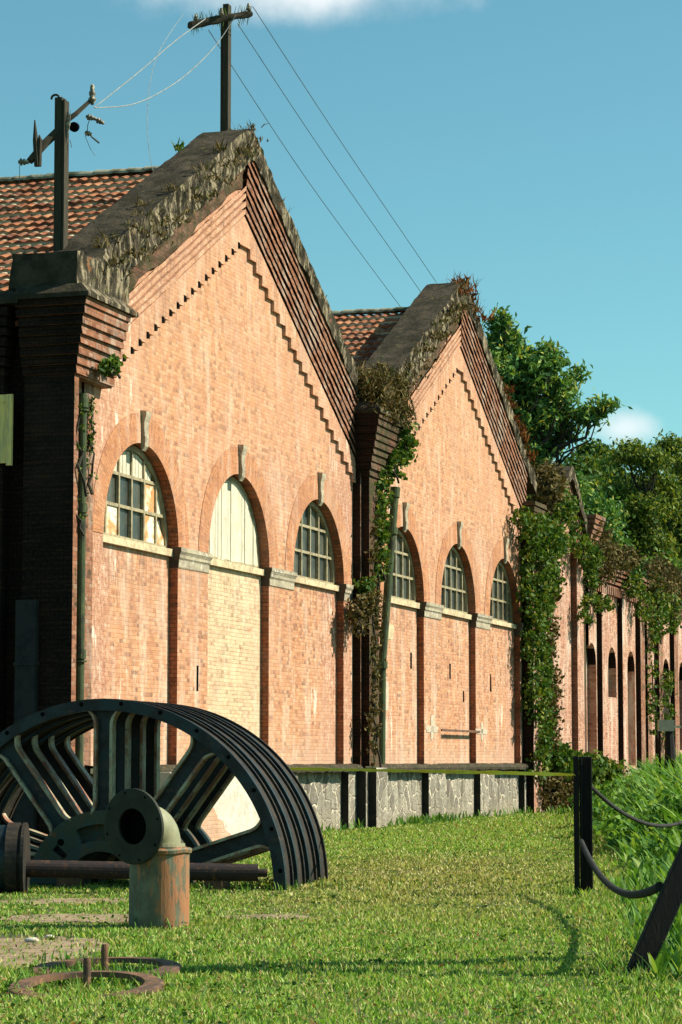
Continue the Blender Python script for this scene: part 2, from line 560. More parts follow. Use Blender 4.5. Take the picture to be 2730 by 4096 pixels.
def mat_flange():
    m, t, b, out = new_mat('dull_green_flange')
    o = t.n('ShaderNodeTexCoord').outputs['Object']
    c = t.mix(t.sstep(t.noise(o, 4, 4, 0.6), 0.4, 0.65), (0.20, 0.20, 0.11), (0.28, 0.265, 0.15))
    n2 = t.noise(o, 9, 5, 0.7)
    c = t.mix(t.sstep(n2, 0.62, 0.72), c, (0.06, 0.055, 0.03))
    t.l(c, b.inputs['Base Color'])
    b.inputs['Roughness'].default_value = 0.6
    bump(t, b, n2, 0.25, 0.01)
    return m


M['valve'] = mat_valve()
M['flange'] = mat_flange()
M['flangeshade'] = simple('shaded_green_flange', (0.03, 0.034, 0.022), 0.7, (0.02, 0.022, 0.015), 5, bmp=0.15, spec=0.2)  # flange green darkened so that its shade is painted in


def mat_coping():
    m, t, b, out = new_mat('lichened_coping')
    tcn = t.n('ShaderNodeTexCoord')
    o = tcn.outputs['Object']
    n1 = t.noise(o, 2.2, 6, 0.7)
    c = t.mix(t.sstep(n1, 0.38, 0.62), (0.075, 0.06, 0.04), (0.035, 0.03, 0.019))
    # lichen streaks only where the stone stands upright
    s2 = t.n('ShaderNodeSeparateXYZ')
    t.l(tcn.outputs['Normal'], s2.inputs[0])
    front = t.sstep(t.math('MULTIPLY', s2.outputs[1], -1.0), 0.35, 0.75)
    st = t.noise(t.vmul(o, (3.4, 3.4, 0.9)), 1.9, 5, 0.7)
    c = t.mix(t.math('MULTIPLY', front, t.math('MULTIPLY', t.sstep(st, 0.47, 0.6), 0.75)), c, (0.40, 0.33, 0.21))
    st2 = t.noise(t.vmul(o, (4.4, 4.4, 1.4)), 1.5, 4, 0.7)
    c = t.mix(t.math('MULTIPLY', front, t.sstep(st2, 0.5, 0.6)), c, (0.03, 0.027, 0.016))
    n4 = t.noise(o, 5.5, 5, 0.7)
    c = t.mix(t.sstep(n4, 0.6, 0.7), c, (0.12, 0.115, 0.03))
    n5 = t.noise(o, 3.1, 4, 0.7)
    c = t.mix(t.math('MULTIPLY', t.sstep(n5, 0.62, 0.72), front), c, (0.22, 0.10, 0.045))
    t.l(c, b.inputs['Base Color'])
    b.inputs['Roughness'].default_value = 0.97
    b.inputs['Specular IOR Level'].default_value = 0.1
    bump(t, b, t.noise(o, 9, 6, 0.75), 0.9, 0.06)
    return m


M['coping'] = mat_coping()


def mat_plinth():
    m, t, b, out = new_mat('crazy_paved_plinth')
    vec, obj, sep = wall_uv(t)
    wob = t.n('ShaderNodeTexNoise')
    wob.inputs['Scale'].default_value = 2.5
    t.l(obj, wob.inputs['Vector'])
    add = t.n('ShaderNodeVectorMath', operation='ADD')
    t.l(vec, add.inputs[0])
    t.l(t.vmul(wob.outputs['Color'], (0.4, 0.3, 0)), add.inputs[1])
    vr = t.n('ShaderNodeTexVoronoi', feature='DISTANCE_TO_EDGE', voronoi_dimensions='2D')
    vr.inputs['Scale'].default_value = 2.3
    t.l(add.outputs[0], vr.inputs['Vector'])
    vc = t.n('ShaderNodeTexVoronoi', feature='F1', voronoi_dimensions='2D')
    vc.inputs['Scale'].default_value = 2.3
    t.l(add.outputs[0], vc.inputs['Vector'])
    sep2 = t.n('ShaderNodeSeparateColor')
    t.l(vc.outputs['Color'], sep2.inputs[0])
    stone = t.ramp(sep2.outputs[0], [(0, (0.15, 0.13, 0.10)), (0.5, (0.26, 0.235, 0.175)), (1, (0.38, 0.345, 0.26))])
    n1 = t.noise(obj, 12, 5, 0.7)
    stone = t.mix(t.sstep(n1, 0.5, 0.7), stone, (0.12, 0.11, 0.09))
    mort = t.sstep(t.math('ADD', vr.outputs['Distance'], t.math('MULTIPLY', t.math('SUBTRACT', n1, 0.5), 0.07)), 0.085, 0.04)
    c = t.mix(t.math('MULTIPLY', mort, t.math('ADD', 0.35, t.sstep(t.noise(obj, 1.7, 3, 0.6), 0.4, 0.6))), stone, (0.60, 0.53, 0.39))
    # whitewash remains and damp at the foot
    n2 = t.noise(obj, 1.2, 5, 0.7)
    c = t.mix(t.math('MULTIPLY', t.sstep(n2, 0.5, 0.68), 0.35), c, (0.46, 0.41, 0.30))
    n3 = t.noise(t.vmul(obj, (2.5, 2.5, 0.5)), 1.6, 5, 0.7)
    c = t.mix(t.math('MULTIPLY', t.sstep(n3, 0.5, 0.66), 0.75), c, (0.10, 0.08, 0.05))
    n5 = t.noise(obj, 5, 5, 0.75)
    c = t.mix(t.math('MULTIPLY', t.sstep(n5, 0.55, 0.68), 0.6), c, (0.15, 0.13, 0.09))
    foot = t.math('ADD', sep.outputs[2], t.math('MULTIPLY', t.math('SUBTRACT', n2, 0.5), 1.5))
    c = t.mix(t.math('MULTIPLY', t.sstep(foot, 0.55, 0.05), 0.5), c, (0.30, 0.26, 0.17))
    t.l(c, b.inputs['Base Color'])
    b.inputs['Roughness'].default_value = 0.95
    bump(t, b, t.math('SUBTRACT', t.math('MULTIPLY', n1, 1.2), mort), 1.0, 0.05)
    return m


M['plinth'] = mat_plinth()
M['stoneshade'] = simple('shaded_stone', (0.09, 0.06, 0.04), 0.95, (0.05, 0.035, 0.025), 4)  # darkened stone for impost ends, shade put into the colour
M['plinthshade'] = simple('shaded_plinth_stone', (0.016, 0.015, 0.013), 0.95, (0.03, 0.028, 0.02), 3)  # darkened stone that paints the shade on plinth side faces
M['duct'] = simple('dark_duct', (0.02, 0.02, 0.018), 0.8, (0.008, 0.01, 0.009), 4)


def mat_tile():
    m, t, b, out = new_mat('clay_roof_tile')
    tcn = t.n('ShaderNodeTexCoord')
    o = tcn.outputs['Object']
    s = t.n('ShaderNodeSeparateXYZ')
    t.l(o, s.inputs[0])
    cmb = t.n('ShaderNodeCombineXYZ')
    t.l(t.math('FLOOR', t.math('DIVIDE', s.outputs[1], 0.24)), cmb.inputs[0])
    t.l(t.math('FLOOR', t.math('DIVIDE', s.outputs[2], 0.2186)), cmb.inputs[1])
    wn_ = t.n('ShaderNodeTexWhiteNoise', noise_dimensions='2D')
    t.l(cmb.outputs[0], wn_.inputs['Vector'])
    c = t.ramp(wn_.outputs['Value'], [(0, (0.14, 0.05, 0.03)), (0.3, (0.25, 0.09, 0.045)), (0.8, (0.34, 0.13, 0.06)), (1, (0.42, 0.2, 0.1))])
    n1 = t.noise(o, 4.5, 5, 0.7)
    c = t.mix(t.math('MULTIPLY', t.sstep(n1, 0.5, 0.68), 0.7), c, (0.07, 0.04, 0.025))
    n2 = t.noise(t.vmul(o, (1, 1, 2.2)), 4.2, 5, 0.75)
    c = t.mix(t.math('MULTIPLY', t.sstep(n2, 0.56, 0.66), 0.8), c, (0.45, 0.37, 0.23))
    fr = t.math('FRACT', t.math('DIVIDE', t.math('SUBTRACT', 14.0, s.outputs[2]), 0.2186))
    n3 = t.noise(t.vmul(o, (1, 1, 1.5)), 1.1, 5, 0.7)
    low = t.math('MULTIPLY', t.sstep(fr, 0.6, 0.8), t.sstep(n3, 0.42, 0.56))
    c = t.mix(t.math('MULTIPLY', low, 0.9), c, (0.56, 0.48, 0.32))
    row_shade = t.sstep(fr, 0.18, 0.0)
    c = t.mix(t.math('MULTIPLY', row_shade, 0.75), c, (0.03, 0.02, 0.014))  # paints the shadow under each overlapping row of tiles
    t.l(c, b.inputs['Base Color'])
    b.inputs['Roughness'].default_value = 0.95
    b.inputs['Specular IOR Level'].default_value = 0.15
    bump(t, b, n1, 0.4, 0.02)
    return m


M['tile'] = mat_tile()


def mat_glass():
    m, t, b, out = new_mat('dusty_window_glass')
    o = t.n('ShaderNodeTexCoord').outputs['Object']
    n1 = t.noise(o, 2.2, 5, 0.7)
    sx = t.n('ShaderNodeSeparateXYZ')
    t.l(o, sx.inputs[0])
    cc = t.n('ShaderNodeCombineXYZ')
    t.l(t.math('FLOOR', t.math('DIVIDE', t.math('ADD', sx.outputs[0], 0.05), 0.615)), cc.inputs[0])
    t.l(t.math('FLOOR', t.math('DIVIDE', t.math('SUBTRACT', sx.outputs[2], 5.66), 0.6)), cc.inputs[1])
    wn2 = t.n('ShaderNodeTexWhiteNoise', noise_dimensions='2D')
    t.l(cc.outputs[0], wn2.inputs['Vector'])
    c = t.mix(t.sstep(n1, 0.35, 0.68), (0.10, 0.095, 0.065), (0.035, 0.045, 0.04))
    c = t.mix(t.math('MULTIPLY', wn2.outputs['Value'], 0.5), c, (0.015, 0.02, 0.02))
    t.l(c, b.inputs['Base Color'])
    b.inputs['Roughness'].default_value = 0.35
    b.inputs['Specular IOR Level'].default_value = 0.35
    bump(t, b, t.noise(o, 40, 3, 0.6), 0.3, 0.01)
    return m


M['glass'] = mat_glass()


def mat_leaf(name, stops, rough=0.6, trans=0.3, spec=0.12, patch=None, pscale=0.8):
    m, t, b, out = new_mat(name)
    g = t.n('ShaderNodeNewGeometry')
    c = t.ramp(g.outputs['Random Per Island'], stops)
    if patch:
        tcn = t.n('ShaderNodeTexCoord')
        n1 = t.noise(tcn.outputs['Object'], pscale, 3, 0.6)
        c = t.mix(t.math('MULTIPLY', t.sstep(n1, 0.42, 0.62), 0.75), c, patch)
    t.l(c, b.inputs['Base Color'])
    b.inputs['Roughness'].default_value = rough
    b.inputs['Specular IOR Level'].default_value = spec
    tr = t.n('ShaderNodeBsdfTranslucent')
    t.l(t.mix(1.0, c, (1.05, 1.0, 0.35), 'MULTIPLY'), tr.inputs[0])
    mx = t.n('ShaderNodeMixShader')
    mx.inputs[0].default_value = trans
    t.l(b.outputs[0], mx.inputs[1])
    t.l(tr.outputs[0], mx.inputs[2])
    t.l(mx.outputs[0], out.inputs[0])
    return m


M['leaf'] = mat_leaf('broad_leaf', [(0, (0.050, 0.132, 0.045)), (0.5, (0.096, 0.220, 0.065)), (0.85, (0.196, 0.329, 0.065)), (1, (0.474, 0.440, 0.088))])
M['leaf2'] = mat_leaf('hill_leaf', [(0, (0.032, 0.082, 0.023)), (0.5, (0.073, 0.145, 0.032)), (0.85, (0.138, 0.194, 0.036)), (1, (0.244, 0.244, 0.049))])
M['leafy'] = mat_leaf('yellow_green_leaf', [(0, (0.043, 0.093, 0.022)), (0.5, (0.115, 0.179, 0.029)), (0.85, (0.216, 0.259, 0.043)), (1, (0.374, 0.345, 0.071))])
M['ivy'] = mat_leaf('ivy_leaf', [(0, (0.026, 0.072, 0.014)), (0.5, (0.068, 0.138, 0.023)), (0.85, (0.133, 0.199, 0.029)), (1, (0.268, 0.244, 0.047))])
M['ivydk'] = mat_leaf('dry_creeper', [(0, (0.048, 0.042, 0.018)), (0.5, (0.120, 0.090, 0.036)), (0.8, (0.204, 0.144, 0.060)), (1, (0.072, 0.120, 0.036))], 0.9, 0.15, 0.1)
M['rustweed'] = mat_leaf('rust_red_weed', [(0, (0.10, 0.03, 0.015)), (0.6, (0.24, 0.085, 0.03)), (1, (0.10, 0.12, 0.03))], 0.9, 0.2, 0.1)
M['cane'] = mat_leaf('tall_grass_leaf', [(0, (0.046, 0.130, 0.023)), (0.5, (0.098, 0.234, 0.039)), (0.88, (0.195, 0.351, 0.065)), (1, (0.286, 0.390, 0.104))], 0.6, 0.4, 0.12)
M['litter'] = mat_leaf('dry_leaf', [(0, (0.10, 0.04, 0.02)), (0.5, (0.28, 0.16, 0.07)), (1, (0.5, 0.42, 0.2))])
M['bark'] = simple('bark', (0.045, 0.038, 0.026), 0.95, (0.02, 0.018, 0.013), 5, stretch=(3, 3, 0.5))
M['soil'] = None


def mat_grassblade():
    m, t, b, out = new_mat('lawn_blade')
    g = t.n('ShaderNodeNewGeometry')
    tcn = t.n('ShaderNodeTexCoord')
    o = tcn.outputs['Object']
    r = g.outputs['Random Per Island']
    green = t.ramp(r, [(0, (0.08, 0.17, 0.025)), (0.35, (0.19, 0.36, 0.045)), (0.68, (0.31, 0.48, 0.075)), (0.85, (0.60, 0.55, 0.22)), (1, (0.32, 0.18, 0.07))])
    dry = t.ramp(r, [(0, (0.16, 0.15, 0.035)), (0.4, (0.40, 0.36, 0.09)), (0.7, (0.56, 0.46, 0.18)), (0.9, (0.66, 0.57, 0.3)), (1, (0.28, 0.13, 0.055))])
    s = t.n('ShaderNodeSeparateXYZ')
    t.l(o, s.inputs[0])
    # the trodden middle of the lawn is drier than its far and right edges
    cx = t.math('ADD', t.math('MULTIPLY', s.outputs[1], 0.06), -0.9)
    dx = t.math('SUBTRACT', s.outputs[0], cx)
    mid = t.sstep(t.math('ABSOLUTE', dx), 3.2, 0.6)
    far = t.sstep(s.outputs[1], 47, 37)
    near = t.sstep(s.outputs[1], 20, 32)
    n1 = t.noise(o, 0.55, 4, 0.6)
    n2 = t.noise(o, 2.2, 3, 0.6)
    f = t.math('MULTIPLY', t.math('MULTIPLY', mid, far), t.math('ADD', t.math('MULTIPLY', near, 0.75), 0.0))
    f = t.math('ADD', f, t.math('MULTIPLY', t.math('SUBTRACT', n1, 0.5), 0.9))
    f = t.math('ADD', f, t.math('MULTIPLY', t.math('SUBTRACT', n2, 0.5), 1.0))
    n3 = t.noise(o, 9, 2, 0.6)
    f = t.math('ADD', f, t.math('MULTIPLY', t.math('SUBTRACT', n3, 0.5), 1.3), clamp=True)
    c = t.mix(f, green, dry)
    t.l(c, b.inputs['Base Color'])
    b.inputs['Roughness'].default_value = 0.55
    b.inputs['Specular IOR Level'].default_value = 0.25
    tr = t.n('ShaderNodeBsdfTranslucent')
    t.l(t.mix(1.0, c, (1.1, 1.2, 0.5), 'MULTIPLY'), tr.inputs[0])
    mx = t.n('ShaderNodeMixShader')
    mx.inputs[0].default_value = 0.3
    t.l(b.outputs[0], mx.inputs[1])
    t.l(tr.outputs[0], mx.inputs[2])
    t.l(mx.outputs[0], out.inputs[0])
    return m


def mat_ground():
    m, t, b, out = new_mat('lawn_ground')
    o = t.n('ShaderNodeTexCoord').outputs['Object']
    n1 = t.noise(o, 0.8, 5, 0.65)
    n2 = t.noise(o, 9, 4, 0.7)
    c = t.mix(t.sstep(n1, 0.4, 0.6), (0.045, 0.06, 0.018), (0.11, 0.085, 0.04))
    c = t.mix(t.math('MULTIPLY', t.sstep(n2, 0.45, 0.65), 0.6), c, (0.05, 0.07, 0.02))
    t.l(c, b.inputs['Base Color'])
    b.inputs['Roughness'].default_value = 1
    bump(t, b, n2, 0.6, 0.05)
    return m


M['blade'] = mat_grassblade()
M['ground'] = mat_ground()
M['soil'] = simple('bare_soil', (0.30, 0.215, 0.13), 1.0, (0.14, 0.10, 0.055), 3, c3=(0.38, 0.30, 0.2), s3=12, bmp=0.6)

# ------------------------------------------------------------------ ground sheet
def ground_z(x, y):
    """lawn flat, gentle bank to the right of the posts"""
    e = 2.6 + 0.085 * (y - 26)
    d = x - e
    z = 0.0
    if d > 0 and y > 10:
        k = min(d / 5.0, 1.0)
        z += 0.9 * k * k * (3 - 2 * k) * min(1.0, max(0.0, (y - 16) / 25))
    return z


def build_ground():
    xs = sorted(set([-400, -150, -60, -30] + [x * 1.0 for x in range(-14, 30)] + [34, 40, 60, 150, 400]))
    ys = sorted(set([-60, -20, 0, 6] + [y * 1.0 for y in range(10, 100, 1)] + [105, 120, 160, 250, 500, 1200]))
    P = [[(x, y, ground_z(x, y)) for x in xs] for y in ys]
    mb = MB()
    mb.grid(P)
    g = mb.build('ground', M['ground'], smooth=True)
    tag(g, 'flat lawn ground rising into a low bank at the right', None, None, 'structure')
    return g


build_ground()

# ------------------------------------------------------------------ halls
SL = 0.54
PEAK = 14.85
SPR = 5.65
RW = 1.85
PLT = 1.45


def abs_s(x):
    return max(0.0, math.sqrt(x * x + 0.03) - 0.06)


def coping_mesh(xl, xr, tl, tr, peak=PEAK, sl=SL, front=0.22, back=-0.8, seed=0, rough=1.0):
    mb = MB()
    P = []
    n = int((xr - xl) / 0.09)
    for i in range(n + 1):
        x = xl + (xr - xl) * i / n
        zt = peak - sl * abs_s(x)
        k = min(1, max(0, (x + 0.3) / 0.6))
        th = tl * (1 - k) + tr * k
        ring = []
        nn = []
        for j in range(9):
            nn.append((back + (front - back) * j / 8, zt, 0.4))
        m2 = 7
        for j in range(1, m2):
            nn.append((front, zt - th * j / m2, 1.0))
        for j in range(9):
            nn.append((front - (front - back) * j / 8, zt - th, 0.6))
        for j in range(1, 4):
            nn.append((back, zt - th + th * j / 4, 0.3))
        for (a, z, am) in nn:
            am *= rough * (1.25 if x < 0 else 0.7)
            d = 0.085 * vnoise(x * 1.6 + seed, a * 2.2, z * 2.2) + 0.06 * vnoise(x * 4.5 + seed, a * 5 + 3, z * 5) + 0.03 * vnoise(x * 11, a * 11, z * 11 + seed)
            d *= am
            on_front = a >= front - 1e-6
            ring.append((x + d * 0.3, -(a + (d if on_front else 0)), z + (d * 0.8 if not on_front else d * 0.3)))
        P.append(ring)
    mb.grid(P, close=True)
    i0 = len(mb.v)
    mb.poly(list(reversed(P[0])))
    mb.poly(P[-1])
    return mb


def corbel_mesh(xl, xr, off0, off1, nb, peak=PEAK, sl=SL, n0=0.17, seed=0, shade_grooves=False):
    """stepped rake bands under the coping, from centre line outwards"""
    prof = []
    h = (off1 - off0) / nb
    for k in range(nb):
        nk = n0 + (0.10 - n0) * k / max(1, nb - 1)
        a = off0 + h * k
        prof += [(nk, a), (nk, a + h * 0.56), (0.012, a + h * 0.56), (0.012, a + h)]
    prof.append((0.0, off1))
    mb = MB()
    P = []
    n = max(2, int((xr - xl) / 0.12))
    for i in range(n + 1):
        x = xl + (xr - xl) * i / n
        zt = peak - sl * abs(x)
        row = []
        for (a, o) in prof:
            j = 0.013 * vnoise(x * 5 + seed, o * 9)
            j2 = 0.016 * vnoise(x * 3 + 9 + seed, o * 6)
            row.append((x, -(a + j), zt - o + j2))
        P.append(row)
    mb.grid(P)
    if shade_grooves:
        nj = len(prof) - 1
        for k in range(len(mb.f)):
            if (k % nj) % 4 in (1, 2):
                mb.mi[k] = 1  # groove faces take the dark copy that paints their shade
    return mb


def arch_z(x, c, r=RW):
    return SPR + math.sqrt(max(0.0, r * r - (x - c) ** 2))


def head_mesh(x0, x1, nf, nb, z0, nc, e, hh=0.165, el=1.0, er=0.0, jit=0.012, capz=0.22, seed=3):
    """corbelled pier head: courses stepping out"""
    mb = MB()
    for k in range(nc):
        g = e * (k + 1)
        za = z0 + hh * k
        mb.box(x0 - g * el, x1 + g * er, -(nf + g), -nb, za + 0.035, za + hh, 0, jit)
        g2 = max(0, g - 0.05)
        mb.box(x0 - g2 * el + 0.01, x1 + g2 * er - 0.01, -(nf + g2), -nb - 0.02, za, za + 0.035, 0)
    return mb


def cap_slab(x0, x1, nf, nb, z0, z1, inset=0.2):
    mb = MB()
    a = [(x0, -nf), (x1, -nf), (x1, -nb), (x0, -nb)]
    b = [(x0 + inset, -nf + inset), (x1 - inset * 0.5, -nf + inset), (x1 - inset * 0.5, -nb), (x0 + inset, -nb)]
    zt = z0 + 0.08
    for k in range(4):
        j = (k + 1) % 4
        mb.quad((*a[k], z0), (*a[j], z0), (*a[j], zt), (*a[k], zt))
        mb.quad((*a[k], zt), (*a[j], zt), (*b[j], z1), (*b[k], z1))
    mb.quad(*[(*q, z1) for q in b])
    mb.quad(*[(*q, z0) for q in reversed(a)])
    return mb


def roof_side(mb, sgn, half, y0, y1, ridge_z, sl):
    """tiled slope: sgn -1 = left. y is depth behind the facade"""
    L = half * math.hypot(1, sl)
    ux, uz = sgn / math.hypot(1, sl), -sl / math.hypot(1, sl)
    nx, nz = sgn * sl / math.hypot(1, sl), 1 / math.hypot(1, sl)
    rows = int(L / 0.46)
    ny = int((y1 - y0) / 0.04)
    for r in range(rows):
        P = []
        for (k, lift) in ((0, 0.0), (0.5, 0.035), (1.0, 0.075), (1.0, 0.0)):
            row = []
            d = (r + k) * 0.46
            for j in range(ny + 1):
                y = y0 + (y1 - y0) * j / ny
                wv = 0.05 * abs(math.sin(math.pi * (y / 0.24)))
                jy = 0.02 * vnoise(y * 4.2, r * 1.7)
                dd = d + (jy if k else 0)
                hgt = lift + (wv if lift or k == 0 else 0) + 0.02 * vnoise(y * 0.8, r * 0.5 + 5)
                row.append((ux * dd + nx * hgt, y, ridge_z + uz * dd + nz * hgt))
            P.append(row)
        if sgn > 0:
            P = [list(reversed(q)) for q in P]
        mb.grid(P)


def window_grid(root, cx, label=None, boarded=None):
    """steel arched window, frame > bars; n = -0.22"""
    y = 0.24
    fr = MB()
    r0, r1 = RW - 0.02, RW - 0.13
    N = 28
    for k in range(N):
        a0, a1 = math.pi * k / N, math.pi * (k + 1) / N
        p = [(cx + r * math.cos(a), SPR + r * math.sin(a)) for (r, a) in ((r0, a0), (r0, a1), (r1, a1), (r1, a0))]
        fr.prism(p, y - 0.04, y + 0.05)
    fr.box(cx - r0, cx + r0, y - 0.04, y + 0.05, SPR - 0.0, SPR + 0.07)
    if boarded != 'boards':
        bw = 0.03
        for k in range(-2, 3):
            x = cx + k * 0.615
            top = SPR + math.sqrt(r1 * r1 - (x - cx) ** 2)
            fr.box(x - bw, x + bw, y - 0.035, y + 0.03, SPR + 0.07, top)
        for zz in (0.63, 1.22):
            hw = math.sqrt(r1 * r1 - zz * zz)
            fr.box(cx - hw, cx + hw, y - 0.03, y + 0.025, SPR + zz - bw, SPR + zz + bw)
    f = fr.build('window', M['frame'], root)
    if label:
        f['label'] = label
    gl = MB()
    pts = [(cx + (r0 - 0.02) * math.cos(math.pi * k / N), SPR + (r0 - 0.02) * math.sin(math.pi * k / N)) for k in range(N + 1)]
    if boarded != 'boards':
        gl.prism(pts, y + 0.035, y + 0.06)
        gl.build('pane', M['glass'], f)
    if boarded == 'boards':
        k = 0
        x = cx - r1
        while x < cx + r1 - 0.01:
            x2 = min(x + rnd.uniform(0.15, 0.2), cx + r1)
            xm = (x + x2) / 2
            t0 = SPR + math.sqrt(max(0, r1 * r1 - (x - cx) ** 2))
            t1 = SPR + math.sqrt(max(0, r1 * r1 - (x2 - cx) ** 2))
            bd = MB()
            d = rnd.uniform(0, 0.02)
            bd.prism([(x + 0.006, SPR + 0.05 + rnd.uniform(-.03, .03)), (x2 - 0.006, SPR + 0.05), (x2 - 0.006, max(SPR + .1, t1)), (x + 0.006, max(SPR + .1, t0))], y - 0.03 - d, y + 0.0 - d)
            bd.build('board', M['board'], f)
            x = x2
        gl.prism(pts, y + 0.035, y + 0.06)
        gl.build('backing', M['dark'], f)
    if boarded == 'mixed':
        cells = [(-3, 0, 'rustpane'), (-2, 0, 'rustpane'), (1, 0, 'rustpane'), (2, 0, 'rustpane'), (1, 1, 'rustpane'), (2, 1, 'board')]
        cells += [(c, 2, 'board') for c in (-2, -1, 0, 1)]
        for (ci, ri, mt) in cells:
            x0, x1 = cx + ci * 0.615 + 0.035, cx + (ci + 1) * 0.615 - 0.035
            z0 = SPR + (0.07, 0.66, 1.25)[ri]
            zt = SPR + (0.6, 1.19, 1.75)[ri]
            hw = lambda x: SPR + math.sqrt(max(0.0, (r1 - .02) ** 2 - (x - cx) ** 2))
            a, b_ = min(zt, hw(x0)), min(zt, hw(x1))
            if min(a, b_) <= z0 + 0.03:
                a, b_ = max(a, z0 + 0.02), max(b_, z0 + 0.02)
            pb = MB()
            if ri == 2:
                nn = 3
                for q in range(nn):
                    xa, xb = x0 + (x1 - x0) * q / nn + 0.01, x0 + (x1 - x0) * (q + 1) / nn - 0.01
                    za, zb = min(zt, hw(xa)), min(zt, hw(xb))
                    if min(za, zb) > z0 + 0.05:
                        pb.prism([(xa, z0), (xb, z0), (xb, zb), (xa, za)], y - 0.0, y + 0.03)
            else:
                pb.prism([(x0, z0), (x1, z0), (x1, b_), (x0, a)], y + 0.0, y + 0.03)
            if pb.v:
                pb.build('cover_sheet', M[mt], f)
    return f


